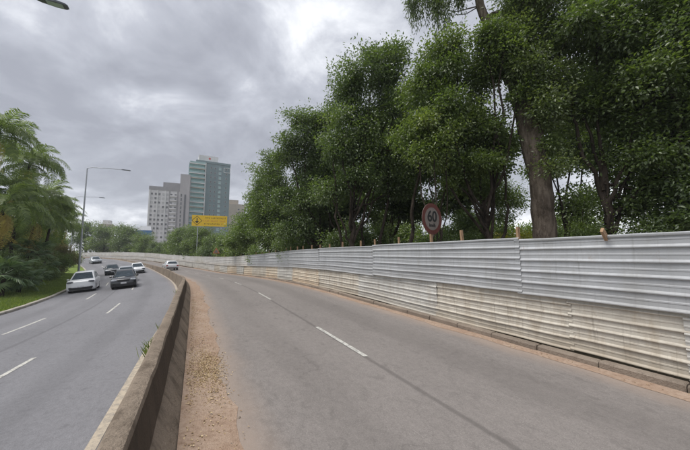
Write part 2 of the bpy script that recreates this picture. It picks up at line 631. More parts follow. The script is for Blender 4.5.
def ZR(s):
    return -0.75 * sm(12, 48, s) + 0.95 * sm(60, 115, s)


def ZL(s, p):
    zk = -.50 - .042 * min(s, 22) - .252 * (1 - math.exp(-max(0, s - 22) / 6)) + 1.6 * sm(45, 115, s)
    return zk + .08 * sm(12, 32, s) * (p + 9)


def ZW(s):
    return 0.72 - 0.85 * sm(10, 36, s) + 0.95 * sm(58, 115, s)


def wob(x, k=0.0):
    return (math.sin(x * 1.7 + k) + math.sin(x * 3.9 + 1.3 * k + 2) * .6 + math.sin(x * 8.3 + 2.1 * k + 4) * .35 + math.sin(x * 17.1 + k) * .2) / 2.15


def srange(a, b):
    s, out = a, []
    while s < b:
        out.append(s)
        s += 0.35 if s < 15 else 0.8 if s < 40 else 1.6
    out.append(b)
    return out


def ribbon(name, mat, s0, s1, cols, parent=None):
    """cols: list of functions s -> (p, z)"""
    mb = MB()
    mb.uv = []
    S = srange(s0, s1)
    n = len(cols)
    V, F = [], []
    for s in S:
        for c in cols:
            p, z = c(s)
            x, y = PT(s, p)
            V.append((x, y, z))
            mb.uv.append((s, p))
    for i in range(len(S) - 1):
        for k in range(n - 1):
            a = i * n + k
            F.append((a, a + 1, a + n + 1, a + n))
    mb.add(V, F)
    return mb.build(name, mat, parent, smooth=R(40))


# ------------------------------------------------------------------ ground and roads
mb = MB()
mb.add([(-3000, -1500, -2.6), (3000, -1500, -2.6), (3000, 4000, -2.6), (-3000, 4000, -2.6)], [(0, 1, 2, 3)])
tag(mb.build('ground', M['land']), kind='structure')
tag(ribbon('left_road', M['asphalt_left'], -14, 190,
           [(lambda s, p=p: (p, ZL(s, p))) for p in (-8.95, -7, -5, -3, -1.5, -0.40)]), kind='structure')
tag(ribbon('right_road', M['asphalt_right'], -14, 190,
           [(lambda s, p=p: (p, ZR(s))) for p in (-0.12, .9, 2.0, 3.2, 4.4, 5.72)]), kind='structure')
tag(ribbon('grass_verge', M['turf'], -14, 190,
           [(lambda s, p=p, d=d: (p, ZL(s, -9) + d)) for p, d in ((-9.16, .10), (-10.5, .16), (-13, .28), (-18, .5), (-30, .6), (-60, 0.3), (-95, -1.0))]),
    kind='structure')
tag(ribbon('park_ground', M['park_soil'], -14, 190,
           [(lambda s, p=p, d=d: (p, ZR(s) + d)) for p, d in ((5.90, .03), (6.4, .10), (9, .15), (16, .2), (40, .3), (90, -.6))]),
    kind='structure')
tag(ribbon('dirt_strip', M['dirt'], -8, 60,
           [lambda s: (-.09, ZR(s) + .075), lambda s: (.08, ZR(s) + .06 + .012 * wob(s * 2, 1)),
            lambda s: (.26 + .04 * wob(s, 4), ZR(s) + .03 + .01 * wob(s * 2.3, 2)),
            lambda s: (.43 + .10 * wob(s * .9, 3) + .05 * wob(s * 4, 1) - .15 * sm(12, 40, s), ZR(s) + .005)]), kind='structure')
tag(ribbon('gutter_dirt', M['dirt'], -8, 60,
           [lambda s: (5.50 + .07 * wob(s * .8, 3) + .04 * wob(s * 4, 2), ZR(s) + .004), lambda s: (5.62, ZR(s) + .014), lambda s: (5.735, ZR(s) + .022)]), kind='structure')


# painted markings: children of their road
def stripe(name, s0, s1, p, w, zf, mat, parent):
    def pp(s):
        return p(s) if callable(p) else p
    o = ribbon(name, mat, s0, s1, [lambda s: (pp(s) - w / 2, zf(s, pp(s)) + .006), lambda s: (pp(s) + w / 2, zf(s, pp(s)) + .006)], parent)
    return o


left_road = bpy.data.objects['left_road']
right_road = bpy.data.objects['right_road']


def zlm(s, p):
    cols = (-8.95, -7, -5, -3, -1.5, -0.40)
    for a, b in zip(cols, cols[1:]):
        if a <= p <= b:
            k = (p - a) / (b - a)
            return ZL(s, a) * (1 - k) + ZL(s, b) * k
    return ZL(s, p)


def pedge(s):
    return -1.13 + .50 * sm(11, 26, s)


stripe('edge_line', -8, 120, pedge, .13, zlm, M['paint_edge'], left_road)
for k in range(-1, 9):
    a = 7.2 + 12.1 * k
    stripe('lane_dash', max(a, -8), a + 4, -3.75, .10, zlm, M['paint_white'], left_road)
    a = 3.7 + 12.1 * k
    stripe('lane_dash', max(a, -8), a + 4, -6.15, .10, zlm, M['paint_white'], left_road)
for k in range(-1, 9):
    a = 4.75 + 7.4 * k
    stripe('lane_dash', max(a, -8), a + 2.4, 2.75, .085, lambda s, p: ZR(s), M['paint_white'] if k == 0 else M['paint_faded'], right_road)

# ------------------------------------------------------------------ kerbs
rnd = random.Random(4)


def kerb_run(name, pin, pout, zbase, h, s0, s1, slen, mat, seed):
    root = empty(name)
    tag(root, kind='structure')
    rr = random.Random(seed)
    s = s0
    while s < s1:
        e = min(s + slen, s1)
        g = 0.005
        mb = MB()
        dz = rr.uniform(-.014, .014)
        dp = rr.uniform(-.012, .012)
        tw = rr.uniform(-.008, .008)
        c = .025
        V = []
        for ss_, t in ((s + g, -tw), (s + g + .02, -tw), ((s + e) / 2, 0), (e - g - .02, tw), (e - g, tw)):
            end = .010 if t in (-tw, tw) and (abs(ss_ - s - g) < 1e-6 or abs(ss_ - e + g) < 1e-6) else 0.0
            z0 = zbase(ss_)
            for p, z in ((pin + end, -.12), (pin + end, h - c - end), (pin + c + end, h - end), (pout - c - end, h - end), (pout - end, h - c - end), (pout - end, -.12)):
                x, y = PT(ss_, p + dp + t)
                V.append((x, y, z0 + z + (dz if z > 0 else 0)))
        F = []
        for i in range(4):
            for k in range(5):
                a = i * 6 + k
                F.append((a, a + 1, a + 7, a + 6))
        F.append((5, 4, 3, 2, 1, 0))
        F.append((24, 25, 26, 27, 28, 29))
        mb.add(V, F)
        mb.build('kerb_stone', mat, root)
        s = e
    return root


kerb_run('left_kerb', -9.16, -8.92, lambda s: ZL(s, -9), .15, 14, 110, 1.25, M['conc_kerb'], 2)
kerb_run('right_kerb', 5.73, 5.90, ZR, .125, -4, 60, 0.95, M['conc_kerb_brown'], 3)

# ------------------------------------------------------------------ concrete median wall
mb = MB()
mb.uv = []
S = [x * .3 for x in range(-28, 100)] + [30 + x * 1.0 for x in range(0, 125)]
V, F, MI = [], [], []
for s in S:
    zr, zt = ZR(s), ZW(s)
    zl = ZL(s, -.6)
    fade = sm(9, 24, s)
    w1 = .010 * wob(s * 1.1, 1) * (1 - fade * .6)
    w2 = .012 * wob(s * 1.9, 5) + .006 * wob(s * 6.7, 3)
    hb = zr + (zt - zr) * .47
    prof = [(-.085 + .3 * 0, zr - .05), (-.085, zr + .05), (-.105 + w1, zr + .10), (-.235 + w1 - .01 * fade, hb - .03), (-.26 + w1, hb),
            (-.315 + w1, zt - .05 + w2), (-.328 + w1 + .006 * wob(s * 7, 2), zt - .012 + w2), (-.35 + w1, zt + w2), (-.435 + w1, zt + .006 + w2 * .8),
            (-.46 + w1, zt - .012 + w2), (-.468 + w1, zt - .05), (-.49, zl + .25), (-.54, zl - .06)]
    for p, z in prof:
        x, y = PT(s, p)
        V.append((x, y, z))
        mb.uv.append((s, p))
n = 13
for i in range(len(S) - 1):
    for k in range(n - 1):
        a = i * n + k
        F.append((a, a + n, a + n + 1, a + 1))
        MI.append(1 if k in (4,) and S[i] < 200 else 0)  # upper right face takes the painted-in shade
F.append(tuple(range(n)))
MI.append(0)
mb.v, mb.f, mb.m = V, F, MI
wall = mb.build('concrete_median_wall', [M['conc_wall'], M['conc_wall_shade']], smooth=R(35))
tag(wall, 'low weathered brown concrete wall curving between the two carriageways', 'wall')

# ------------------------------------------------------------------ leaf litter on the dirt strip
rng = np.random.default_rng(7)


def leaf_mesh(name, P, A, Nn, Lh, Wd, tint, mat, fold=0.25):
    """diamond leaves: P base, A axis (unit), Nn normal (unit), lengths, widths"""
    S_ = np.cross(Nn, A)
    S_ /= np.maximum(np.linalg.norm(S_, axis=1, keepdims=True), 1e-6)
    n = len(P)
    mid = P + A * (Lh * .48)[:, None]
    V = np.empty((n, 4, 3), dtype=np.float32)
    V[:, 0] = P
    V[:, 1] = mid + S_ * (Wd * .5)[:, None] + Nn * (Wd * fold)[:, None]
    V[:, 2] = P + A * Lh[:, None] - Nn * (Lh * .12)[:, None]
    V[:, 3] = mid - S_ * (Wd * .5)[:, None] + Nn * (Wd * fold)[:, None]
    base = (np.arange(n) * 4)[:, None]
    tri = np.concatenate([base + np.array([[0, 1, 2]]), base + np.array([[0, 2, 3]])], axis=1).reshape(-1)
    me = bpy.data.meshes.new(name)
    me.vertices.add(n * 4)
    me.vertices.foreach_set('co', V.ravel())
    me.loops.add(n * 6)
    me.loops.foreach_set('vertex_index', tri.astype(np.int32))
    me.polygons.add(n * 2)
    me.polygons.foreach_set('loop_start', np.arange(0, n * 6, 3, dtype=np.int32))
    me.polygons.foreach_set('loop_total', np.full(n * 2, 3, dtype=np.int32))
    at = me.attributes.new('tint', 'FLOAT', 'POINT')
    at.data.foreach_set('value', np.repeat(np.clip(tint, 0, 1).astype(np.float32), 4))
    me.materials.append(mat)
    me.update(calc_edges=True)
    return me


def unit(a):
    return a / np.maximum(np.linalg.norm(a, axis=1, keepdims=True), 1e-6)


pts = []
for i in range(4200):
    u = rng.random()
    if u < .60:
        s = rng.normal(5.3, .55)
        p = rng.normal(.22, .12)
    elif u < .80:
        s = rng.uniform(1.8, 13)
        p = abs(rng.normal(-.06, .07)) - .04
    else:
        s = rng.uniform(1.5, 16)
        p = rng.normal(.25, .16)
    if p < -.08 or p > .62 or s < 1.2:
        continue
    x, y = PT(s, p)
    k = min(1, max(0, (p + .09) / .5))
    pts.append((x, y, ZR(s) + .075 * (1 - k) + .012))
for i in range(260):
    s = rng.uniform(1, 22)
    x, y = PT(s, 5.62 + rng.normal(0, .07))
    pts.append((x, y, ZR(s) + .02))
pts = np.array(pts)
n = len(pts)
A = unit(np.c_[rng.normal(size=(n, 2)), rng.normal(0, .25, n)])
Nn = unit(np.c_[rng.normal(0, .35, (n, 2)), np.ones(n)])
me = leaf_mesh('leaf_litter', pts, A, Nn, rng.uniform(.012, .034, n), rng.uniform(.008, .02, n), rng.random(n), M['litter'], .4)
tag(link('leaf_litter', me), 'dry tan leaf litter on the dirt strip beside the wall', 'leaf litter', kind='stuff')

# loose stones on the dirt by the wall
mb = MB()
for i in range(420):
    s = rng.uniform(1.5, 22)
    p = rng.uniform(-.04, .5) if i < 300 else 5.62 + rng.normal(0, .05)
    x, y = PT(s, p)
    k = min(1, max(0, (p + .09) / .5))
    r = rng.uniform(.006, .02)
    z = ZR(s) + .075 * (1 - k) + r * .35
    V = [(x + r * a * rng.uniform(.7, 1.3), y + r * b * rng.uniform(.7, 1.3), z + r * c * .7) for a, b, c in
         ((1, 0, 0), (0, 1, 0), (-1, 0, 0), (0, -1, 0), (0, 0, 1), (0, 0, -1))]
    mb.add(V, [(0, 1, 4), (1, 2, 4), (2, 3, 4), (3, 0, 4), (1, 0, 5), (2, 1, 5), (3, 2, 5), (0, 3, 5)])
tag(mb.build('gravel', M['conc_kerb_brown']), 'loose gravel scattered along the dirt strip', 'gravel', kind='stuff')

# ------------------------------------------------------------------ corrugated hoarding fence
FP = 6.07
fence = empty('hoarding_fence', (*PT(4, FP), ZR(4)))
tag(fence, 'long corrugated metal hoarding, grey above and dirty beige below, beside the road', 'fence')
fr = random.Random(11)


def sheet(s0, s1, z0a, z0b, h, ribs, mat, poff, seed, cap=False, dent=0.012):
    """a corrugated sheet between s0 and s1; bottom at z0a..z0b above the road edge"""
    prof = []
    for r in range(ribs):
        for fz, d in ((0.0, 0), (.03, .020), (.06, .027), (.12, .027), (.26, .006), (.52, .005), (.55, .010), (.64, .009), (.68, .002), (.97, .0)):
            prof.append(((r + fz) / ribs, d))
    prof.append((1.0, .012))
    if cap:
        prof = prof[:-2] + [(.955, .0), (.96, .024), (.975, .030), (.99, .028), (1.0, .004)]
    steps = max(3, int((s1 - s0) / (.32 if s0 < 14 else .7 if s0 < 40 else 1.4)))
    mb = MB()
    mb.uv = []
    V, F = [], []
    m = len(prof)
    for i in range(steps + 1):
        k = i / steps
        s = s0 + (s1 - s0) * k
        for v, d in prof:
            z = ZR(s) + z0a + (z0b - z0a) * k + v * h + .006 * wob(s * .9 + v * 2, seed)
            dd = dent * wob(s * .8 + seed, seed * 1.7 + v * 1.5) + .009 * wob(s * 3.1, seed + v * 5)
            # crumpled ends
            e = max(0, 1 - min(k, 1 - k) * (s1 - s0) / .25)
            dd += e * .006 * math.sin(v * 31 + seed * 3)
            x, y = PT(s, FP + poff - d + dd)
            V.append((x - fence.location.x, y - fence.location.y, z - fence.location.z))
            mb.uv.append((s, v))
    for i in range(steps):
        for j in range(m - 1):
            a = i * m + j
            F.append((a, a + m, a + m + 1, a + 1))
    mb.add(V, F)
    return mb.build('sheet', mat, fence, smooth=R(28))


low_j = [-3.2, 1.73, 3.17, 6.5]
while low_j[-1] < 150:
    low_j.append(low_j[-1] + fr.choice([2.9, 3.3, 3.6, 4.4]) * (1 if low_j[-1] < 60 else 1.6))
for i, (a, b) in enumerate(zip(low_j, low_j[1:])):
    if a < 1:
        mt = M['cream']
    elif a < 3:
        mt = M['beige']
    elif a < 12:
        mt = M['beige'] if i % 2 == 0 else M['cream']
    elif a < 45:
        mt = fr.choice([M['beige_rust'], M['beige_rust'], M['beige'], M['cream']])
    else:
        mt = fr.choice([M['galv_pale'], M['cream'], M['cream']])
    w = fr.uniform(-.02, .02)
    sheet(a - .03, b + .03, .085 + w, .085 + fr.uniform(-.02, .02), 1.0 + fr.uniform(-.02, .02), 5, mt, .006 * (i % 2), i * 1.37, dent=.028)
up_j = [-5.5, 4.04, 9.7, 15.2]
while up_j[-1] < 150:
    up_j.append(up_j[-1] + fr.choice([5.2, 5.7, 6.0]))
for i, (a, b) in enumerate(zip(up_j, up_j[1:])):
    if a < 20:
        mt = M['galv']
    elif a < 52:
        mt = M['galv'] if a < 30 else M['galv_pale']
    else:
        mt = fr.choice([M['galv_pale'], M['galv_pale'], M['cream']])
    sheet(a - .05, b + .05, 1.0 + fr.uniform(-.025, .015), 1.0 + fr.uniform(-.025, .015), 1.13, 5, mt, -.050 - .005 * (i % 2), i * 2.11 + 40, cap=True, dent=.026)

stakes = [(-1.5, .3), (1.0, .12), (4.15, .30), (5.5, .36), (8.3, .30), (9.7, .28), (11.0, .27), (12.9, .30), (14.1, .22), (15.3, .24), (16.5, .26),
          (18.2, .30), (19.2, .3), (20.5, .34), (21.4, .28), (22.8, .33), (24.3, .3), (26.0, .25), (28.1, .2), (30.2, .25), (33, .2), (36, .25), (39, .2), (43, .22), (47, .2), (52, .2), (57, .2)]
for k, (s, up) in enumerate(stakes):
    mb = MB()
    x, y = PT(s, FP + .14)
    h = 2.12 + up * .7
    w = fr.uniform(.05, .07)
    tl = fr.uniform(-.06, .06)
    mb.box((0, 0, h / 2 + .0), (w, w * .8, h + .1), 0)
    o = mb.build('post', M['stake'], fence, loc=(x - fence.location.x, y - fence.location.y, ZR(s) - fence.location.z))
    o.rotation_euler = (tl, fr.uniform(-.03, .03), HEAD(s))
mb = MB()                                       # tilted board end sticking out over the top edge
mb.box((0, 0, 0), (.08, .04, .85))
x, y = PT(2.55, FP + .12)
o = mb.build('board_end', M['stake'], fence, loc=(x - fence.location.x, y - fence.location.y, 1.93), rot=(0.1, R(-52), HEAD(2)))

# ------------------------------------------------------------------ trees


class Tree:
    def __init__(self, name, label, cat, base, seed, group=None):
        self.rng = np.random.default_rng(seed)
        self.root = empty(name, base)
        self.base = np.array(base, dtype=float)
        tag(self.root, label, cat, group)
        self.tr = MB()
        self.P, self.A, self.N, self.L, self.W, self.T = [], [], [], [], [], []
        self.limbs = []
        self.wander = .012

    def limb(self, pts, r0, r1, n=7):
        pts = [np.array(p, dtype=float) for p in pts]
        # smooth with a little wander
        q = []
        for i in range(len(pts) - 1):
            for k in range(4):
                t = k / 4
                a = pts[max(i - 1, 0)]
                b, c = pts[i], pts[i + 1]
                d = pts[min(i + 2, len(pts) - 1)]
                q.append(.5 * ((2 * b) + (c - a) * t + (2 * a - 5 * b + 4 * c - d) * t * t + (3 * b - a - 3 * c + d) * t ** 3))
        q.append(pts[-1])
        ln = np.linalg.norm(pts[-1] - pts[0])
        q = [p + (self.rng.normal(0, self.wander * ln, 3) if 0 < i < len(q) - 1 else 0) for i, p in enumerate(q)]
        rad = [r0 + (r1 - r0) * (i / (len(q) - 1)) ** .8 for i in range(len(q))]
        self.tr.tube([tuple(p - self.base) for p in q], rad, n, cap=True)
        self.limbs.append(np.array(q))
        return q

    def foliage(self, blobs, clumps, per, leaf, spread=.42, shell=.5, droop=.35, tint=(.15, .85), hang=False, twigs=.25, lobes=7.0):
        rng = self.rng
        vol = np.array([b[3] * b[4] * b[3] for b in blobs]) ** .75
        cnt = np.maximum(3, (clumps * vol / vol.sum()).astype(int))
        allp = np.concatenate(self.limbs) if self.limbs else None
        for b, c in zip(blobs, cnt):
            ctr = np.array(b[:3])
            rad = np.array([b[3], b[3] * (b[5] if len(b) > 5 else .95), b[4]])
            nl = max(3, int(lobes * (b[3] * b[4]) ** .5 + .5))
            ld = unit(rng.normal(size=(nl, 3)))
            lc = ctr + ld * (rng.random(nl) ** .4)[:, None] * rad * .72          # lobe centres
            lr = rad[None, :] * rng.uniform(.26, .52, nl)[:, None]
            lt = rng.uniform(0, 1, nl)
            li = rng.integers(0, nl, c)
            d = unit(rng.normal(size=(c, 3)) + np.array([0, 0, .25]))
            rr = rng.random(c) ** shell
            C = lc[li] + d * rr[:, None] * lr[li]
            tc = .55 * lt[li] + .45 * rng.uniform(0, 1, c)
            for i in range(c):
                m = int(per * rng.uniform(.55, 1.45))
                sz = spread * rng.uniform(.6, 1.35)
                off = np.clip(rng.normal(0, 1, (m, 3)), -1.7, 1.7) * np.array([sz, sz, sz * .6])
                if hang:
                    off = rng.normal(0, 1, (m, 3)) * np.array([sz * .35, sz * .35, sz * 1.5])
                pos = C[i] + off
                out = unit(off + d[i] * sz * .6 + 1e-4)
                ax = unit(out + rng.normal(0, .7, (m, 3)) + np.array([0, 0, -droop * (3.0 if hang else 1)]))
                nn = unit(np.array([0, 0, .9]) + rng.normal(0, .65, (m, 3)) + d[i] * .35)
                nn = unit(nn - ax * np.sum(nn * ax, axis=1, keepdims=True))
                ll = leaf * rng.uniform(.65, 1.35, m)
                self.P.append(pos)
                self.A.append(ax)
                self.N.append(nn)
                self.L.append(ll)
                self.W.append(ll * (rng.uniform(.42, .6, m) if not hang else rng.uniform(.16, .26, m)))
                lo, hi = tint
                self.T.append(np.clip(lo + (hi - lo) * (tc[i] * .6 + .4 * rng.random(m)), 0, 1))
                if allp is not None and rng.random() < twigs:
                    k = np.argmin(np.sum((allp - C[i]) ** 2, axis=1))
                    a = allp[k]
                    ln = np.linalg.norm(C[i] - a)
                    if ln > .25:
                        mid = (a + C[i]) / 2 + rng.normal(0, .08 * ln, 3) + np.array([0, 0, -.05 * ln])
                        self.tr.tube([tuple(a - self.base), tuple(mid - self.base), tuple(C[i] - self.base)],
                                     [.012 + .012 * ln, .010 + .006 * ln, .006], 5, cap=False)

    def done(self, bark, leafm, trunk=True, crown='crown'):
        P = np.concatenate(self.P) - self.base
        me = leaf_mesh(crown, P, np.concatenate(self.A), np.concatenate(self.N), np.concatenate(self.L), np.concatenate(self.W), np.concatenate(self.T), leafm)
        link(crown, me, self.root)
        if trunk and self.tr.v:
            self.tr.build('trunk', bark, self.root, smooth=R(60))
        self.P = []
        return self.root


def broadleaf(name, label, base, fork, blobs, r0, clumps, per, leaf, lm, seed, bark='bark_dark', extra=(), cat='tree', **kw):
    t = Tree(name, label, cat, base, seed)
    b, f = np.array(base, float), np.array(fork, float)
    mid = (b + f) / 2 + t.rng.normal(0, .1, 3)
    t.limb([b - np.array([0, 0, .25]), b + (mid - b) * .5, mid, f], r0 * 1.15, r0 * .72, 9)
    for bl in blobs:
        c = np.array(bl[:3])
        k = t.rng.uniform(.45, 1.0)
        st = b + (f - b) * k
        m = (st + c) / 2 + np.array([0, 0, -.12 * abs(c[2] - st[2])]) + t.rng.normal(0, .2, 3)
        t.limb([st, m, c + np.array([0, 0, bl[4] * .35])], r0 * .5, .03, 6)
    for e in extra:
        t.limb(e[0], e[1], e[2], 8)
    t.foliage(blobs, clumps, per, leaf, **kw)
    return t.done(M[bark], M[lm])


# -- the row behind the fence
broadleaf('broadleaf_tree', 'light green bushy tree at the left end of the roadside trees, beside the yellow sign', (-10.9, 36, -.45), (-10.8, 36, 3.2),
          [(-11.8, 35.6, 4.5, 2.1, 2.5), (-11.0, 36.5, 7.6, 1.9, 2.1), (-10.3, 37, 10.4, 1.5, 2.1), (-12.9, 36, 3.2, 1.5, 1.4), (-10, 35.5, 4.5, 1.8, 2.4)],
          .16, 180, 135, .20, 'leaf_light', 21, spread=.42, tint=(.0, .8))
broadleaf('broadleaf_tree', 'mid green round tree between the light bushy tree and the darkest trees', (-6.1, 28, -.3), (-6.2, 28, 3.4),
          [(-6.4, 27.6, 7.63, 2.3, 2.8), (-5.2, 27.6, 5.3, 2.4, 2.5), (-7.2, 28, 10.4, 1.5, 1.7), (-7.9, 28.4, 5.1, 1.8, 2.0), (-6.3, 28, 3.2, 2.2, 1.3)],
          .2, 250, 135, .18, 'leaf_mid', 22, spread=.42, tint=(.0, .75))
broadleaf('broadleaf_tree', 'dark green tree with stepped crown, left of the tallest round crown', (-1.5, 21, -.1), (-1.9, 21, 3.8),
          [(-3.11, 20.6, 10.6, 1.45, 1.7), (-3.95, 20.6, 8.9, 1.3, 1.7), (-2.3, 21, 8.0, 2.0, 2.2), (-2.9, 20.6, 5.57, 2.1, 1.8), (-1.4, 21.4, 11.5, 1.4, 1.7), (-3.2, 21, 3.6, 1.6, 1.1), (-4.4, 21.6, 3.4, 1.2, 1.0), (-1.3, 21.4, 5.4, 1.5, 1.2)],
          .19, 330, 135, .155, 'leaf_deep', 23, spread=.36, tint=(.0, .85),
          extra=[([(-.75, 20.6, -.1), (-.7, 20.5, 2.2), (-1.1, 20.7, 4.5), (-1.9, 21, 7)], .13, .04)])
broadleaf('broadleaf_tree', 'dark green tree with the tall round crown in the middle of the row', (.3, 16.2, .0), (.35, 16.2, 4.2),
          [(1.69, 16, 12.0, 1.8, 1.6), (0.28, 16, 11.0, 1.4, 1.5), (3.0, 16.5, 13.4, .95, .95), (0.85, 16.3, 9.2, 2.1, 1.9), (2.99, 15.8, 10.1, 1.5, 1.75), (-0.16, 16, 7.4, 1.35, 1.35), (2.43, 16.5, 7.5, 1.9, 1.5), (1.0, 16.6, 6.0, 1.9, .9), (3.4, 16.8, 5.6, 1.4, .9), (-.9, 16.5, 5.4, 1.1, .9)],
          .155, 440, 140, .138, 'leaf_deep', 24, spread=.34, tint=(.05, .9),
          extra=[([(.3, 16.2, .6), (-.1, 16.2, 2.3), (-.5, 16.1, 4.4), (-.6, 16, 7)], .11, .03),
                 ([(2.2, 16.6, 0), (2.1, 16.6, 2.4), (2.3, 16.5, 5), (2.6, 16.4, 8)], .13, .04),
                 ([(1.2, 16.9, 0), (1.0, 16.8, 3), (1.3, 16.6, 6)], .09, .03)])
broadleaf('broadleaf_tree', 'dark green tree with wide crown above and right of the speed limit sign', (6.6, 13.1, .05), (6.1, 13.1, 4.0),
          [(4.92, 13, 10.5, 1.65, 1.25), (3.78, 13, 9.3, 1.3, 1.15), (6.44, 13.4, 9.8, 1.5, 1.5), (4.5, 13, 7.7, 1.9, 1.5), (6.31, 12.8, 7.0, 1.3, 1.4), (3.37, 13.4, 7.0, 1.15, 1.1), (5.54, 13.2, 5.5, 1.75, .95), (6.9, 13.6, 4.6, 1.0, .9), (6.9, 12.1, 10.4, 1.0, 1.1), (6.2, 12.2, 11.2, 1.0, .8), (7.3, 12.0, 8.6, .7, .9)],
          .155, 440, 140, .125, 'leaf_mid', 25, spread=.31, tint=(.05, .95),
          extra=[([(6.6, 13.1, .8), (6.9, 13.0, 2.4), (7.1, 12.9, 4.2), (7.0, 13, 6.5)], .10, .03),
                 ([(3.3, 14.6, 0), (3.2, 14.5, 2.6), (3.5, 14.2, 5), (3.8, 13.7, 8)], .13, .04),
                 ([(4.5, 14.2, 0), (4.4, 14.1, 2.6), (4.9, 13.8, 6)], .10, .03)])
broadleaf('broadleaf_tree', 'yellowish green small tree in front of the dark crowns, above the speed limit sign', (3.7, 12.3, .05), (3.7, 12.3, 3.5),
          [(3.5, 12.3, 7.4, .8, .7), (4.3, 12.3, 6.7, .75, .6), (3.0, 12.5, 6.4, .65, .6), (3.8, 12.3, 5.8, .8, .6)],
          .055, 60, 100, .12, 'leaf_mid', 26, spread=.28, tint=(.3, 1.0))
broadleaf('broadleaf_tree', 'large dense dark tree with thin dark trunk at the right of the pale trunk', (10.3, 11.6, .05), (10.1, 11.6, 5.5),
          [(10.44, 11.5, 10.5, 2.2, 1.8), (12.41, 11, 10.0, 2.25, 2.1), (11.6, 11.6, 7.8, 2.3, 1.8), (12.91, 11, 6.7, 1.8, 2.0), (10.13, 11.8, 7.6, 1.3, 1.5), (11.46, 11.3, 5.2, 1.8, 1.4), (9.42, 12.3, 11.1, 1.25, 1.8), (11.9, 11.6, 3.6, 1.5, .9)],
          .17, 500, 150, .14, 'leaf_mid', 27, spread=.34, tint=(.0, .8),
          extra=[([(10.2, 11.6, 3), (9.8, 11.7, 5.2), (9.3, 11.9, 7.6), (9.0, 12, 10)], .11, .03)])
broadleaf('broadleaf_tree', 'dense dark tree at the right edge overhanging the picture corner', (13.4, 10.6, .05), (13.4, 10.5, 5.0),
          [(13.79, 10.2, 8.6, 2.3, 2.4), (13.04, 10.3, 5.35, 1.9, 2.0), (12.4, 10.6, 3.3, 1.35, 1.1), (13.22, 10.5, 12.4, 2.5, 1.8), (11.16, 11.5, 13.6, 2.6, 1.5), (14.5, 9.6, 4.2, 2, 1.8)],
          .2, 370, 150, .135, 'leaf_deep', 28, spread=.36, tint=(.0, .7))

# -- tall gum tree with the pale trunk
t = Tree('gum_tree', 'tall gum tree with thick pale leaning trunk and hanging leaf sprays', 'tree', (8.2, 12.3, .05), 31)
t.wander = .003
t.limb([(8.25, 12.3, -.2), (8.2, 12.2, 2.4), (8.1, 12.2, 4.6), (7.98, 12.2, 6.2), (7.75, 12.35, 8.6), (7.66, 12.4, 10.3)], .48, .33, 14)
t.limb([(8.1, 12.2, 4.4), (7.7, 12.25, 6.2), (7.5, 12.4, 8.0), (7.35, 12.6, 9.6)], .28, .19, 10)
t.limb([(7.66, 12.4, 10.1), (7.66, 12.5, 12), (7.66, 12.6, 14), (7.8, 12.7, 17)], .34, .16, 10)
t.limb([(7.66, 12.4, 10.2), (8.3, 12.5, 12), (8.9, 12.6, 14.5), (9.3, 12.7, 17)], .24, .1, 9)
t.limb([(7.35, 12.6, 9.4), (6.7, 12.8, 11.6), (6.3, 12.9, 13.3), (5.95, 13, 15.6), (5.7, 13.1, 18)], .26, .12, 10)
t.limb([(6.45, 12.85, 12.4), (6.75, 12.8, 12.75), (7.1, 12.7, 12.7), (7.6, 12.6, 12.3)], .10, .12, 8)
t.limb([(5.95, 13, 15.4), (5.2, 13.2, 16.2), (4.4, 13.4, 16.0)], .1, .03, 7)
t.limb([(5.95, 13, 15.4), (5.6, 13.2, 15.8), (5.2, 13.4, 15.4)], .07, .03, 7)
t.foliage([(4.1, 13.5, 13.9, 1.0, .9), (3.4, 13.6, 14.0, .8, .7), (5.1, 13.2, 14.0, 1.0, .8), (4.6, 13.3, 13.3, .7, .6), (4.7, 13.2, 16.2, 2.0, 1.0), (6.6, 13, 17.6, 2.6, 1.4), (6.9, 12.8, 14.6, .7, .5)], 190, 100, .19, spread=.30, hang=True, tint=(.1, .9), twigs=.6)
t.foliage([(7.96, 12.0, 11.2, .9, 1.4), (8.66, 12.0, 8.5, 1.0, 1.35), (7.6, 12.2, 12.9, 1.0, .9), (8.5, 11.9, 6.2, .7, .7), (7.5, 11.9, 9.2, .55, .9), (9.0, 12.2, 13.6, 1.2, 1.4), (8.2, 11.7, 7.4, .6, 1.0), (7.3, 12.0, 11.0, .6, .9), (7.6, 11.6, 9.6, .8, 1.2), (7.9, 11.5, 8.0, .6, .9), (8.3, 11.4, 5.2, .4, .6), (7.2, 12.1, 12.4, .5, .8), (8.2, 11.6, 12.6, 1.0, 1.2), (7.7, 11.7, 13.9, .9, .9)], 380, 90, .125, spread=.30, tint=(.35, 1.0), twigs=.5)
t.done(M['bark_pale'], M['leaf_gum'])

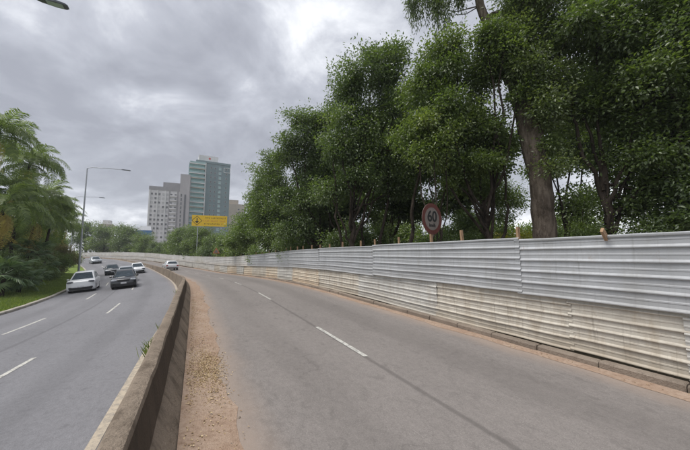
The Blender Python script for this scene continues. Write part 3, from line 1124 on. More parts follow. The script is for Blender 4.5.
# -- further trees that fill the gaps
far_fill = [
    ('tall dark tree filling the gap behind the round crown', (3.5, 26, .2), [(3.2, 26, 12, 2.6, 2.8), (2.0, 26, 8.5, 2.5, 2.4), (4.8, 26, 8.0, 2.4, 2.4), (5.4, 26, 12.5, 2.2, 2.6), (3.5, 26, 5, 2.8, 1.4)], 'leaf_deep', 41),
    ('tall dark tree behind the wide crown, left of the pale trunk', (9.6, 24, .2), [(9.3, 24, 12, 2.4, 2.6), (8.0, 24, 9.0, 2.2, 2.2), (10.6, 24, 8.6, 1.9, 2.2), (7.6, 24, 14.5, 2.4, 2.0), (7.2, 24, 5.4, 1.6, 1.4)], 'leaf_deep', 42),
    ('mid green tree behind the pale trunk, to its right', (15.5, 21, .2), [(15, 21, 12.5, 2.4, 2.2), (17.2, 21, 9.5, 2.6, 2.4), (14.6, 21, 8.2, 1.4, 1.4), (17.5, 21, 14, 2.4, 2.2), (16.6, 21, 5.5, 2, 1.3)], 'leaf_mid', 43),
    ('dark tree far back at the right behind the dense trees', (21.5, 19, .2), [(21, 19, 11, 3, 2.8), (22.5, 19, 7, 2.6, 2.4), (20, 19, 6.5, 2.2, 2.0), (20.5, 19, 14.5, 3.0, 2.2), (24, 18, 10, 2.6, 3), (21, 19, 3.5, 2.4, 1.4)], 'leaf_deep', 44),
    ('dark tree behind the stepped crown', (-3.2, 27.5, -.1), [(-2.6, 27.5, 9.5, 2.4, 2.4), (-1.4, 27.5, 6.5, 2.2, 2.0), (-3.6, 27.5, 6.0, 2.0, 2.0), (-.6, 27.5, 9.5, 1.8, 2.0)], 'leaf_deep', 45),
    ('dark tree between the round crown and the wide crown, further back', (3.2, 20.5, .1), [(3.0, 20.5, 6.2, 1.6, 1.5), (4.4, 20.5, 7.5, 1.5, 1.6), (3.4, 20.5, 9.5, 1.6, 1.6), (4.6, 20.5, 5.0, 1.2, .9)], 'leaf_deep', 46),
    ('dark tree behind the wide crown over the sunlit gap', (8.8, 19, .1), [(8.4, 19, 6.6, 1.5, 1.3), (9.8, 19, 8.2, 1.4, 1.6), (7.6, 19, 8.6, 1.5, 1.6), (7.2, 19, 5.4, 1.0, 1.0)], 'leaf_deep', 47),
    ('dark tree low between the stepped crown and the round crown', (-.9, 24, .0), [(-.8, 24, 5.0, 1.6, 1.4), (.6, 24, 6.2, 1.6, 1.5), (-1.6, 24, 7.5, 1.6, 1.6), (-2.2, 24, 3.6, 1.3, 1.0)], 'leaf_deep', 48),
]
for lab, b, bl, lm, sd in far_fill:
    broadleaf('broadleaf_tree', lab, b, (b[0], b[1], 4.2), bl, .17, 230, 105, .23, lm, sd, spread=.5, tint=(.0, .75), twigs=.15)


def shrub(label, base, blobs, clumps, per, leaf, lm, seed, name='shrub', **kw):
    t = Tree(name, label, 'shrub', base, seed)
    for bl in blobs:
        c = np.array(bl[:3])
        b = np.array(base)
        t.limb([b - np.array([0, 0, .1]), (b + c) / 2 + t.rng.normal(0, .08, 3), c], .035, .012, 5)
    t.foliage(blobs, clumps, per, leaf, **kw)
    return t.done(M['bark_dark'], M[lm], crown='foliage')


shrub('dark shrub behind the fence at the right edge', (12.4, 9.8, .1), [(12.4, 9.8, 1.8, 1.3, .9), (13.4, 9.4, 2.3, 1.2, 1.1)], 60, 100, .10, 'leaf_deep', 51, spread=.3)
shrub('dark shrub behind the fence below the thin dark trunk', (10.8, 11.4, .1), [(10.5, 11.4, 1.9, 1.0, .9), (11.5, 11.2, 2.4, 1.0, 1.0)], 55, 100, .10, 'leaf_deep', 52, spread=.3)
shrub('small mid green shrub right of the pale trunk foot', (9.3, 12.0, .1), [(9.3, 12.0, 2.2, .55, .9), (9.6, 12, 3.6, .6, .8)], 34, 90, .09, 'leaf_mid', 53, spread=.26)
shrub('grey green shrub left of the gap beside the pale trunk', (6.0, 13.9, .1), [(5.9, 13.9, 2.2, .8, .8), (5.2, 14, 2.0, .7, .7)], 36, 90, .095, 'leaf_deep', 54, spread=.28)
shrub('sunlit yellow shrub seen through the gap left of the pale trunk', (11.7, 21, .2), [(11.6, 21, 2.0, 1.1, 1.0), (12.4, 21, 3.0, .8, .8), (10.9, 21, 2.4, .8, .9)], 44, 80, .13, 'leaf_yellow', 55, spread=.34)
shrub('tall yellow green shrub standing behind the gap left of the pale trunk', (13.4, 24.5, .2), [(13.0, 24.5, 4.2, 1.2, 1.6), (13.8, 24.5, 6.2, 1.2, 1.4), (12.4, 24.5, 2.6, 1.1, 1.2), (12.6, 24.5, 7.6, .9, .9)], 80, 85, .15, 'leaf_light', 66, spread=.38)
shrub('light green shrub seen through the gap behind the speed limit sign', (8.5, 29.5, .2), [(8.0, 29.5, 2.2, 1.5, 1.1), (9.6, 29.5, 2.6, 1.3, 1.2)], 50, 80, .16, 'leaf_light', 56, spread=.4)
shrub('light green shrub under the tree with the tall round crown', (1.5, 30, .2), [(.8, 30, 2.3, 1.4, 1.2), (2.2, 30, 2.6, 1.4, 1.4), (3.6, 30, 2.2, 1.2, 1.0)], 60, 80, .16, 'leaf_light', 57, spread=.4)
shrub('pale green shrub seen right of the pale trunk', (15.2, 23.5, .2), [(14.8, 23.5, 2.4, 1.2, 1.3), (16.4, 23.5, 3.6, 1.3, 1.6)], 50, 80, .15, 'leaf_light', 58, spread=.4)
shrub('dark shrub behind the speed limit sign post', (4.4, 16.2, .1), [(4.2, 16.2, 1.8, .9, .8), (5.2, 16.4, 2.6, .9, .9)], 46, 95, .11, 'leaf_deep', 61, spread=.3)
shrub('dark shrub among the thin trunks left of the speed limit sign', (1.3, 18.2, .1), [(1.2, 18.2, 2.2, 1.0, .9), (2.2, 18.4, 2.8, .9, .9)], 46, 95, .12, 'leaf_deep', 62, spread=.3)
shrub('light green shrub far back left of the thin trunks', (-5.5, 35, -.1), [(-5.2, 35, 2.6, 1.6, 1.6), (-3.6, 35, 3.0, 1.5, 1.7)], 56, 85, .18, 'leaf_light', 63, spread=.42)
shrub('pale shrub far back at the right behind the dense trees', (21, 27, .2), [(20, 27, 3.0, 1.8, 1.8), (22.5, 27, 3.6, 1.8, 2.0)], 60, 85, .18, 'leaf_light', 64, spread=.45)
shrub('pale green shrub far back between the sign and the pale trunk', (11.8, 27.5, .2), [(11.2, 27.5, 3.4, 1.3, 1.8), (12.8, 27.5, 2.6, 1.4, 1.5)], 56, 85, .17, 'leaf_light', 65, spread=.42)
shrub('dark hedge shrub behind the fence below the stepped crown', (-3.2, 22.6, -.1), [(-3.4, 22.6, 2.2, 1.4, 1.1), (-1.9, 22.8, 2.0, 1.2, 1.0), (-4.6, 23.4, 2.4, 1.2, 1.2)], 70, 90, .12, 'leaf_deep', 59, spread=.34)
shrub('bright green shrub at the fence below the mid green round tree', (-8.9, 31.5, -.4), [(-8.9, 31.5, 1.8, 1.3, 1.1), (-7.6, 30.6, 1.6, 1.1, .9)], 56, 90, .14, 'leaf_light', 60, spread=.36)

shrub('dark shrub between the round crown trunks and the fence', (-.6, 18.6, .0), [(-.6, 18.6, 2.3, 1.0, .9), (.4, 18.8, 3.0, 1.0, 1.0)], 50, 95, .12, 'leaf_deep', 91, spread=.32)
shrub('dark shrub under the wide crown left of its trunk', (5.7, 15.2, .1), [(5.6, 15.2, 2.6, .8, .9), (6.3, 15.4, 3.4, .8, .9)], 44, 95, .11, 'leaf_deep', 92, spread=.3)
hedge = Tree('hedge_shrub', 'green shrub in the hedge far behind the trunks', 'shrub', (0, 0, 0), 68, 'hedge far behind the trunks')
hb_ = [(0, 0, 1.5, 1.5, 1.2), (1.2, .2, 2.2, 1.3, 1.2), (-1.2, 0, 1.9, 1.4, 1.2), (.2, 0, 3.1, 1.2, 1.0)]
for b in hb_:
    hedge.limb([(0, 0, -.1), (b[0] * .5, b[1] * .5, b[2] * .6), b[:3]], .05, .015, 5)
hedge.foliage(hb_, 80, 80, .19, spread=.42, tint=(.1, 1.0))
hedge0 = hedge.done(M['bark_dark'], M['leaf_light'], crown='foliage')
for k in range(11):
    o = hedge0 if k == 0 else copy_tree(hedge0)
    o.location = (-5 + 3.1 * k, 33.5 - .25 * k + (k % 3) * .7, .1)
    o.rotation_euler = (0, 0, k * 1.9)
    q = 1.35 + .22 * math.sin(k * 2.3)
    o.scale = (q, q, q)

# ------------------------------------------------------------------ far belt of trees beyond the bend
proto = []
for k, (lm, sd) in enumerate((('leaf_mid', 71), ('leaf_light', 72), ('leaf_deep', 73))):
    t = Tree('belt_tree', None, 'tree', (0, 0, 0), sd, 'trees in the belt beyond the bend')
    t.limb([(0, 0, -.4), (.1, 0, 1.5), (0, .1, 3.2)], .2, .12, 7)
    bl = [(0, 0, 4.6, 2.1, 1.9), (1.2, .3, 3.4, 1.6, 1.5), (-1.2, -.2, 3.3, 1.7, 1.5), (.3, .2, 6.3, 1.4, 1.3), (0, -.8, 2.2, 1.9, 1.2), (-.6, 0, 5.6, 1.4, 1.2)]
    for b in bl:
        t.limb([(0, 0, 1.8), tuple(np.array(b[:3]) * .6 + np.array([0, 0, .6])), b[:3]], .08, .03, 5)
    t.foliage(bl, 110, 80, .21, spread=.44, tint=(0, .85), twigs=.2)
    proto.append(t.done(M['bark_dark'], M[lm]))
belt = [  # s, p, scale, kind, label
    (46, 9.5, .78, 1, 'pale green belt tree nearest the light bushy tree'),
    (52, 11.5, .85, 0, 'belt tree just right of the yellow sign'),
    (55, 9.2, 0.78, 1, 'low pale belt tree under the right end of the yellow sign'),
    (60, 9.5, 0.88, 2, 'dark belt tree under the middle of the yellow sign'),
    (64, 9.3, 0.83, 1, 'light belt tree under the left end of the yellow sign'),
    (69, 9.8, .92, 0, 'belt tree below the joint of the two tower blocks'),
    (74, 9.5, .95, 0, 'belt tree below the right half of the grey tower block'),
    (79, 10.5, .9, 2, 'dark belt tree below the middle of the grey tower block'),
    (84, 10, 1.0, 0, 'belt tree below the left half of the grey tower block'),
    (90, 10.5, .9, 1, 'light belt tree right of the blue roofed house'),
    (96, 11, .78, 0, 'belt tree in front of the blue roofed house'),
    (102, 11, .74, 2, 'dark belt tree left of the blue roofed house'),
    (108, 12, .8, 0, 'second belt tree left of the blue roofed house'),
    (114, 12, .95, 1, 'light belt tree at the dip of the skyline'),
    (120, 13, 1.15, 0, 'belt tree left of the dip of the skyline'),
    (127, 13, 1.3, 2, 'dark belt tree below the small distant tower'),
    (134, 14, 1.4, 0, 'belt tree right beside the far end of the fence'),
    (143, 14, 1.5, 1, 'light belt tree left of the small distant tower'),
    (153, 14, 1.6, 2, 'leftmost dark belt tree beside the lamp post'),
]
br = random.Random(5)
used = set()
for s, p, k, kind, lab in belt:
    o = proto[kind] if kind not in used else copy_tree(proto[kind])
    used.add(kind)
    x, y = PT(s, p)
    o.location = (x, y, ZR(s) - (1.3 if s > 88 else .5))
    o.rotation_euler = (0, 0, br.uniform(0, 6.28))
    kk = k * br.uniform(.92, 1.08)
    kk *= 1.12 if 50 < s < 67 else 1.42 if s < 92 else 1.3
    o.scale = (kk * 1.1, kk * 1.1, kk)
    tag(o, lab, 'tree', 'trees in the belt beyond the bend')

# inner side of the bend, behind the palms
inner = [(62, -13.5, .80, 2, 'dark roadside tree behind the lamp post on the inner side of the bend'),
         (70, -14, .9, 0, 'green roadside tree further round the bend behind the lamp post'),
         (82, -13, 1.0, 1, 'light green roadside tree far round the bend on the left'),
         (96, -12.5, 1.1, 0, 'far green roadside tree on the left where the road disappears'),
         (60, -22, 1.3, 2, 'dark tree filling behind the tall palms'),
         (46, -21, 1.5, 0, 'green tree behind the tall palms at the left edge'),
         (53, -18.5, 1.25, 2, 'dark tree behind the drooping palm crowns'),
         (40, -18.5, 1.3, 2, 'dark tree at the left edge behind the fan palms'),
         (75, -19, 1.4, 2, 'dark tree behind the lamp post further off the road'),
         (110, -16, 1.5, 0, 'distant green tree closing the view left of the road')]
for s, p, k, kind, lab in inner:
    o = copy_tree(proto[kind])
    x, y = PT(s, p)
    o.location = (x, y, ZL(s, -9) - .9)
    o.rotation_euler = (0, 0, br.uniform(0, 6.28))
    o.scale = (k * 1.1, k * 1.1, k)
    tag(o, lab, 'tree', 'trees behind the palms')

# ------------------------------------------------------------------ palms and plants on the left bank


def frond_mesh(name, L, nl, leaf, mat, seed, arch=.8, rise=.55, width=.045):
    rr = np.random.default_rng(seed)
    V, F, T = [], [], []

    def rach(t):
        return np.array([L * (t - .22 * t ** 3), 0.0, L * (rise * t - arch * t * t)])
    n = 10
    for i in range(n + 1):
        t = i / n
        c = rach(t)
        r = .028 * (1 - .85 * t)
        for a in range(4):
            V.append((c[0], c[1] + r * math.cos(a * math.pi / 2), c[2] + r * math.sin(a * math.pi / 2)))
            T.append(.55)
    for i in range(n):
        for a in range(4):
            F.append((i * 4 + a, i * 4 + (a + 1) % 4, i * 4 + 4 + (a + 1) % 4, i * 4 + 4 + a))
    for k in range(nl):
        t = .12 + .88 * (k + .5) / nl
        c = rach(t)
        tg = rach(min(1, t + .02)) - rach(t - .02)
        tg /= np.linalg.norm(tg)
        ll = leaf * (math.sin(math.pi * (.12 + .8 * t)) ** .6) * rr.uniform(.8, 1.15)
        for sgn in (-1, 1):
            side = np.array([0, sgn, 0])
            d1 = side * .78 + tg * .55 + np.array([0, 0, .16]) + rr.normal(0, .1, 3)
            d1 /= np.linalg.norm(d1)
            d2 = side * .42 + tg * .45 + np.array([0, 0, -.85]) + rr.normal(0, .12, 3)
            d2 /= np.linalg.norm(d2)
            w = tg * width * .5
            m = c + d1 * ll * .5
            e = m + d2 * ll * .55
            b = len(V)
            V.extend([tuple(c - w * .6), tuple(c + w * .6), tuple(m + w), tuple(m - w), tuple(e)])
            tt = rr.uniform(.1, .9)
            T.extend([tt] * 5)
            F.append((b, b + 1, b + 2, b + 3))
            F.append((b + 3, b + 2, b + 4))
    me = bpy.data.meshes.new(name)
    me.from_pydata(V, [], F)
    at = me.attributes.new('tint', 'FLOAT', 'POINT')
    at.data.foreach_set('value', np.array(T, dtype=np.float32))
    me.materials.append(mat)
    return me


fr_green = [frond_mesh('frond', 3.1, 48, .85, M['leaf_palm'], 100 + k, .72 + .14 * k, .66 - .08 * k, .058) for k in range(3)]
fr_dry = [frond_mesh('dry_frond', 2.7, 38, .7, M['leaf_dry'], 120 + k, .95, .1) for k in range(2)]
pr = random.Random(8)


def palm(label, base, height, lean, ndr, nfr, k, dry_az=None):
    root = empty('feather_palm', base)
    tag(root, label, 'palm', 'feather palms on the left bank')
    top = Vector((lean[0], lean[1], height))
    mb = MB()
    pts = [Vector((0, 0, -.3)), Vector((lean[0] * .15, lean[1] * .15, height * .35)), Vector((lean[0] * .5, lean[1] * .5, height * .7)), top]
    mb.tube(pts, [.17, .14, .12, .10], 9)
    mb.build('trunk', M['bark_dark'], root, smooth=R(50))
    for i in range(nfr):
        az = i * 2.399 + pr.uniform(-.3, .3)
        layer = i / nfr
        tilt = R(-42 + 78 * layer) + pr.uniform(-.12, .12)
        o = link('frond', fr_green[i % 3], root, tuple(top + Vector((0, 0, .35 * (1 - layer)))))
        o.rotation_euler = (pr.uniform(-.35, .35), tilt, az)
        q = k * pr.uniform(.85, 1.15)
        o.scale = (q, q, q)
    for i in range(ndr):
        az = (dry_az + pr.uniform(-1.7, 1.7)) if dry_az is not None else pr.uniform(0, 6.28)
        o = link('dry_frond', fr_dry[i % 2], root, tuple(top + Vector((0, 0, -.25))))
        o.rotation_euler = (pr.uniform(-.3, .3), R(pr.uniform(40, 66)), az)
        q = k * pr.uniform(.8, 1.05)
        o.scale = (q, q, q)
    return root


def on_bank(s, p):
    x, y = PT(s, p)
    return (x, y, ZL(s, -9) + .25)


palm('tallest feather palm at the left edge of the picture', on_bank(36.5, -14.4), 13.0, (.6, .3), 2, 30, 1.1, -.6)
palm('tall feather palm second from the left edge with arching fronds', on_bank(43.5, -14.0), 12.2, (.9, .2), 2, 30, 1.1, -.6)
palm('feather palm with hanging yellow dry fronds low at the left edge', on_bank(34.5, -13.0), 6.8, (.5, .2), 8, 22, 1.0, -.3)
palm('mid height feather palm behind the fan palms', on_bank(48.5, -13.0), 9.4, (.8, -.1), 1, 30, 1.12, -.6)
palm('feather palm right of the mid height one with thin drooping crown', on_bank(53.5, -12.9), 8.6, (.9, -.2), 3, 28, 1.05, -.6)
palm('lower feather palm close to the lamp post', on_bank(59, -12.2), 7.0, (.7, -.1), 2, 26, 1.0, -.6)
palm('short feather palm under the second palm', on_bank(43.5, -12.8), 6.8, (.5, 0), 2, 26, 1.05, -.6)
palm('short bushy feather palm at the left edge below the tallest one', on_bank(38.5, -13.6), 8.6, (.6, 0), 3, 28, 1.1, -.6)
palm('slender feather palm between the short palm and the drooping crown', on_bank(50, -12.6), 6.6, (.6, 0), 1, 26, 1.05, -.6)


def fan_mesh(seed):
    rr = np.random.default_rng(seed)
    V, F, T = [], [], []
    n = 24
    for k in range(n):
        a = math.radians(-128 + 256 * (k + .5) / n)
        ll = .62 * (1 - .12 * abs(a) / 2.2) * rr.uniform(.92, 1.06)
        da = math.radians(256 / n) * .48
        tt = rr.uniform(.25, .9)
        b = len(V)

        def q(r, an, h):
            return (.62 + r * math.cos(an), r * math.sin(an), h)
        V.extend([(.62, 0, 0), q(ll * .55, a - da, -.015), q(ll * .58, a, .03), q(ll * .55, a + da, -.015), q(ll, a, -.14 * rr.uniform(.6, 1.5))])
        T.extend([tt] * 5)
        F.extend([(b, b + 1, b + 2), (b, b + 2, b + 3), (b + 1, b + 4, b + 2), (b + 2, b + 4, b + 3)])
    b = len(V)
    for x, r in ((0, .018), (.62, .010)):
        for a in range(4):
            V.append((x, r * math.cos(a * math.pi / 2), r * math.sin(a * math.pi / 2)))
            T.append(.6)
    for a in range(4):
        F.append((b + a, b + (a + 1) % 4, b + 4 + (a + 1) % 4, b + 4 + a))
    me = bpy.data.meshes.new('fan_leaf')
    me.from_pydata(V, [], F)
    at = me.attributes.new('tint', 'FLOAT', 'POINT')
    at.data.foreach_set('value', np.array(T, dtype=np.float32))
    me.materials.append(M['leaf_fan'])
    return me


fans = [fan_mesh(200 + k) for k in range(2)]


def fan_palm(label, base, height, n, k):
    root = empty('fan_palm', base)
    tag(root, label, 'palm', 'fan palms on the left bank')
    mb = MB()
    mb.tube([(0, 0, -.2), (.03, .02, height * .5), (0, 0, height)], [.16, .13, .11], 8)
    mb.build('trunk', M['bark_dark'], root, smooth=R(50))
    for i in range(n):
        az = i * 2.399 + pr.uniform(-.3, .3)
        o = link('fan_leaf', fans[i % 2], root, (0, 0, height - .3 * (i / n)))
        o.rotation_euler = (pr.uniform(-.5, .5), R(-58 + 92 * i / n) + pr.uniform(-.15, .15), az)
        q = k * pr.uniform(.85, 1.2)
        o.scale = (q, q, q)
    return root


fan_palm('big glossy fan palm at the left edge above the grass verge', on_bank(33.5, -11.9), 1.7, 20, 1.55)
fan_palm('low fan palm beside the grass verge, second from the left edge', on_bank(36.5, -11.7), 1.0, 18, 1.35)
fan_palm('fan palm with pale leaves in the middle of the left bank', on_bank(43.5, -12.4), 3.6, 20, 1.4)
fan_palm('fan palm low under the trees near the white car', on_bank(41, -11.9), 1.2, 18, 1.25)
fan_palm('upright fan palm right of the pale leaved fan palm', on_bank(47.5, -12.2), 2.4, 18, 1.3)


def bank_shrub(label, s, p, blobs, clumps, per, leaf, lm, seed, **kw):
    x, y, z = on_bank(s, p)
    shrub(label, (x, y, z), [(x + a, y + b, z + c, d, e) for a, b, c, d, e in blobs], clumps, per, leaf, lm, seed, **kw)


bank_shrub('dark shrub between the fan palms on the left bank', 39.5, -12.9, [(0, 0, 1.0, 1.2, .9), (.9, .6, 1.9, 1.1, 1.0), (-.8, 0, 1.7, 1.2, 1.2)], 80, 80, .13, 'leaf_deep', 81, spread=.34)
bank_shrub('brownish tangled shrub under the palms', 45, -13.4, [(0, 0, 1.6, 1.2, 1.4), (.6, .8, 3.2, 1.2, 1.2), (-.4, 0, 4.4, 1.1, 1.1)], 80, 80, .13, 'leaf_brown', 82, spread=.38)
bank_shrub('mid green shrub behind the white car', 50.5, -12.2, [(0, 0, 1.2, 1.2, 1.0), (.6, .9, 2.2, 1.1, 1.0), (.3, .4, .7, 1.2, .6)], 80, 80, .13, 'leaf_mid', 83, spread=.34)
bank_shrub('bushy shrub with brown tips beside the lamp post', 55, -12.0, [(0, 0, 1.4, 1.3, 1.2), (.2, .6, 3.3, 1.3, 1.3), (.9, 1.2, 2.6, 1.1, 1.2)], 90, 80, .14, 'leaf_brown', 84, spread=.38)
bank_shrub('dark shrub at the foot of the left edge palms', 35, -13.2, [(0, 0, 1.2, 1.4, 1.1), (0, .5, 2.6, 1.3, 1.2), (1, .8, 1.8, 1.1, 1.2)], 90, 80, .13, 'leaf_deep', 85, spread=.34)
bank_shrub('green shrub round the bend left of the far car', 64, -11.6, [(0, 0, 1.2, 1.3, 1.1), (.8, 1, 2.2, 1.3, 1.1)], 60, 80, .17, 'leaf_mid', 86, spread=.4)

bank_shrub('tall mid green bush behind the second palm', 46, -15.5, [(0, 0, 2.5, 1.6, 1.6), (.8, .4, 5.0, 1.5, 1.7), (-.5, .2, 7.2, 1.4, 1.5), (1.2, .6, 8.2, 1.1, 1.1)], 150, 90, .15, 'leaf_mid', 87, spread=.42)
bank_shrub('tall mid green bush behind the drooping palm crown', 54, -14.6, [(0, 0, 2.3, 1.6, 1.5), (.9, .6, 4.4, 1.5, 1.5), (-.2, .4, 6.0, 1.3, 1.3)], 130, 90, .16, 'leaf_mid', 88, spread=.42)
bank_shrub('light green bush filling the left edge under the tallest palm', 39, -15.6, [(0, 0, 3.0, 1.7, 1.6), (.8, .3, 5.4, 1.6, 1.6), (0, 0, 7.6, 1.4, 1.4)], 140, 90, .15, 'leaf_light', 89, spread=.42)
bank_shrub('yellowish bush between the palms and the lamp post', 59.5, -13.6, [(0, 0, 2.0, 1.5, 1.4), (.8, .8, 3.8, 1.4, 1.4), (0, .4, 5.2, 1.2, 1.1)], 110, 90, .17, 'leaf_light', 90, spread=.42)

# lawn blades on the verge
nb = 30000
sv = rng.uniform(20, 62, nb)
pv = -9.2 - np.abs(rng.normal(0, 1.6, nb))
xs = np.interp(sv, _ss, _px) + pv * np.cos(np.interp(sv, _ss, _th))
ys = np.interp(sv, _ss, _py) + pv * np.sin(np.interp(sv, _ss, _th))
zs = np.array([ZL(s, -9) for s in sv]) + np.interp(-pv, [9.16, 10.5, 13, 18], [.10, .16, .28, .5]) - .01
Pg = np.c_[xs, ys, zs]
Ag = unit(np.c_[rng.normal(0, .45, (nb, 2)), np.ones(nb)])
Ng = unit(np.c_[rng.normal(0, 1, (nb, 2)), rng.normal(0, .3, nb)])
Ng = unit(Ng - Ag * np.sum(Ng * Ag, axis=1, keepdims=True))
me = leaf_mesh('lawn_grass', Pg, Ag, Ng, rng.uniform(.08, .24, nb), rng.uniform(.02, .04, nb), rng.random(nb), M['grass'], .1)
tag(link('lawn_grass', me), 'bright green lawn grass on the verge behind the left kerb', 'grass', kind='stuff')


def weed(label, s, p, h, n, seed):
    rr = np.random.default_rng(seed)
    x, y = PT(s, p)
    root = empty('weed_tuft', (x, y, ZL(s, p)))
    tag(root, label, 'weed', 'weeds along the wall foot')
    P_ = np.c_[rr.normal(0, .10, (n, 2)), np.zeros(n)]
    A_ = unit(np.c_[rr.normal(0, .38, (n, 2)), np.ones(n)])
    N_ = unit(np.c_[rr.normal(0, 1, (n, 2)), rr.normal(0, .3, n)])
    N_ = unit(N_ - A_ * np.sum(N_ * A_, axis=1, keepdims=True))
    link('blades', leaf_mesh('blades', P_, A_, N_, h * rr.uniform(.35, 1.0, n), rr.uniform(.008, .018, n), rr.random(n), M['grass'], .2), root)
    m = n * 2
    P_ = np.c_[rr.normal(0, .12, (m, 2)), rr.uniform(.1, .85, m) * h]
    A_ = unit(rr.normal(0, 1, (m, 3)) + np.array([0, 0, .3]))
    N_ = unit(rr.normal(0, .5, (m, 3)) + np.array([0, 0, 1]))
    N_ = unit(N_ - A_ * np.sum(N_ * A_, axis=1, keepdims=True))
    link('leaves', leaf_mesh('leaves', P_, A_, N_, rr.uniform(.025, .06, m), rr.uniform(.015, .03, m), rr.random(m), M['grass'], .2), root)


weed('green weed tuft nearest the camera behind the wall top', 9.3, -.80, .62, 120, 1)
weed('smaller weed tuft just beyond the nearest one behind the wall', 10.4, -.76, .52, 80, 2)
weed('thin weed tuft third along behind the wall top', 12.3, -.74, .62, 80, 3)
weed('fourth weed tuft along the wall, close to the third', 13.3, -.72, .55, 60, 4)
weed('far weed tuft where the wall starts to bend', 22, -.56, .45, 80, 5)
weed('farthest weed tuft on the bend of the wall', 25, -.54, .4, 70, 6)

# ------------------------------------------------------------------ lamp posts


def lamp_post(label, s, p, height, arm):
    x, y = PT(s, p)
    root = empty('lamp_post', (x, y, ZL(s, -9) + .12), HEAD(s))
    tag(root, label, 'lamp post', 'street lamps on the left verge')
    mb = MB()
    mb.tube([(0, 0, 0), (0, 0, height * .5), (0, 0, height)], [.13, .10, .065], 12)
    mb.build('pole', M['pole'], root, smooth=R(50))
    mb = MB()
    mb.box((0, 0, .02), (.42, .42, .04))
    mb.lathe([(.16, .04), (.16, .3), (.135, .32)], 12)
    mb.build('base_plate', M['pole'], root)
    mb = MB()
    mb.tube([(0, 0, height - .05), (.12, 0, height + .10), (.5, 0, height + .22), (arm * .5, 0, height + .36), (arm - .6, 0, height + .46)], [.055, .05, .046, .042, .036], 8)
    mb.build('arm', M['pole'], root, smooth=R(50))
    mb = MB()
    z = height + .44
    V = []
    for xx, w, zt, zb in ((arm - .75, .06, .07, -.02), (arm - .55, .12, .09, -.035), (arm - .1, .17, .08, -.04), (arm + .2, .15, .05, -.035), (arm + .28, .10, .02, -.02)):
        V += [(xx, -w, z + zb), (xx, w, z + zb), (xx, w, z + zt * .6), (xx, w * .6, z + zt), (xx, -w * .6, z + zt), (xx, -w, z + zt * .6)]
    F = []
    for i in range(4):
        for k in range(6):
            F.append((i * 6 + k, i * 6 + (k + 1) % 6, i * 6 + 6 + (k + 1) % 6, i * 6 + 6 + k))
    F += [(5, 4, 3, 2, 1, 0), (24, 25, 26, 27, 28, 29)]
    mb.add(V, F)
    hd = mb.build('lamp_head', M['lamp_dark'], root)
    mb = MB()
    mb.box((arm - .12, 0, z - .045), (.5, .24, .018))
    mb.build('lens', M['lamp_lens'], hd)
    return root


lamp_post('street lamp overhead whose head shows in the top left corner', 15.0, -9.75, 12.25, 4.5)
lamp_post('tall grey lamp post with long arm behind the white car', 51, -9.35, 14.4, 4.3)
lamp_post('far lamp post whose arm shows just left of the tall grey one', 80, -11.0, 13.6, 4.3)

# ------------------------------------------------------------------ signs


def text_mesh(body, size, mat, depth=.003):
    cu = bpy.data.curves.new('txt', 'FONT')
    cu.body = body
    cu.size = size
    cu.align_x = 'CENTER'
    cu.align_y = 'CENTER'
    cu.extrude = depth
    cu.offset = size * .018
    o = bpy.data.objects.new('txt', cu)
    COL.objects.link(o)
    dg = bpy.context.evaluated_depsgraph_get()
    me = bpy.data.meshes.new_from_object(o.evaluated_get(dg))
    bpy.data.objects.remove(o)
    me.materials.clear()
    me.materials.append(mat)
    return me


# speed limit sign behind the fence: faces traffic (its local -Y), turned a little
sx, sy = PT(6.9, FP + .28)
sign = empty('speed_limit_sign', (sx, sy, .1), math.atan2(.60, .80))
tag(sign, 'round red rimmed 60 speed limit sign behind the fence', 'sign')
mb = MB()
mb.box((0, .045, 1.5), (.08, .06, 3.0))
mb.build('post', M['stake'], sign)
SZ, SR = 2.76, .475
mb = MB()
mb.lathe([(SR, -.004), (SR, .004)], 40, 'y', c=(0, 0, SZ))
plate = mb.build('plate', M['sign_white'], sign)
mb = MB()
nn_ = 40
V, F = [], []
for k in range(nn_):
    a = 2 * math.pi * k / nn_
    for r, yy in ((SR, -.004), (SR, -.008), (SR * .73, -.008), (SR * .73, -.004)):
        V.append((r * math.cos(a), yy, SZ + r * math.sin(a)))
for k in range(nn_):
    for j in range(3):
        a, b = k * 4 + j, ((k + 1) % nn_) * 4 + j
        F.append((a, b, b + 1, a + 1))
mb.add(V, F)
mb.build('red_ring', M['sign_red'], plate)
o = link('digits', text_mesh('60', .46, M['sign_black']), plate, (0, -.0085, SZ + .06), (R(90), 0, 0))
o = link('unit_text', text_mesh('km/h', .15, M['sign_black']), plate, (0, -.0085, SZ - .20), (R(90), 0, 0))

# big yellow sign on two legs beyond the bend
bx_, by_ = -28.1, 62.0
ys_ = empty('yellow_road_sign', (bx_, by_, ZR(66)), R(22))
tag(ys_, 'wide yellow road sign standing above the far trees below the tower blocks', 'sign')
mb = MB()
mb.box((0, 0, 9.35), (6.7, .08, 2.25))
board = mb.build('board', M['sign_yellow'], ys_)
for xx in (-2.2, 2.2):
    mb = MB()
    mb.tube([(xx, .12, -.8), (xx, .12, 10.2)], .09, 8)
    mb.build('leg', M['pole'], ys_, smooth=R(50))
sg = random.Random(3)
for row, (z, hh) in enumerate(((9.98, .30), (9.36, .30), (8.74, .30))):     # three lines of worn lettering, too far away to read
    mb = MB()
    x = -1.35 if row else -.9
    end = 3.0 if row < 2 else 2.4
    while x < end:
        w = sg.uniform(.12, .24)
        if sg.random() > .16:
            mb.box((x + w / 2, -.048, z + sg.uniform(-.02, .02)), (w * .3, .012, hh))
            mb.box((x + w * .62, -.0475, z + sg.choice((-.11, 0, .11))), (w * .55, .011, hh * .28))
        x += w + .07
    mb.build('lettering', M['sign_orange'] if row == 1 else M['sign_black'], board)
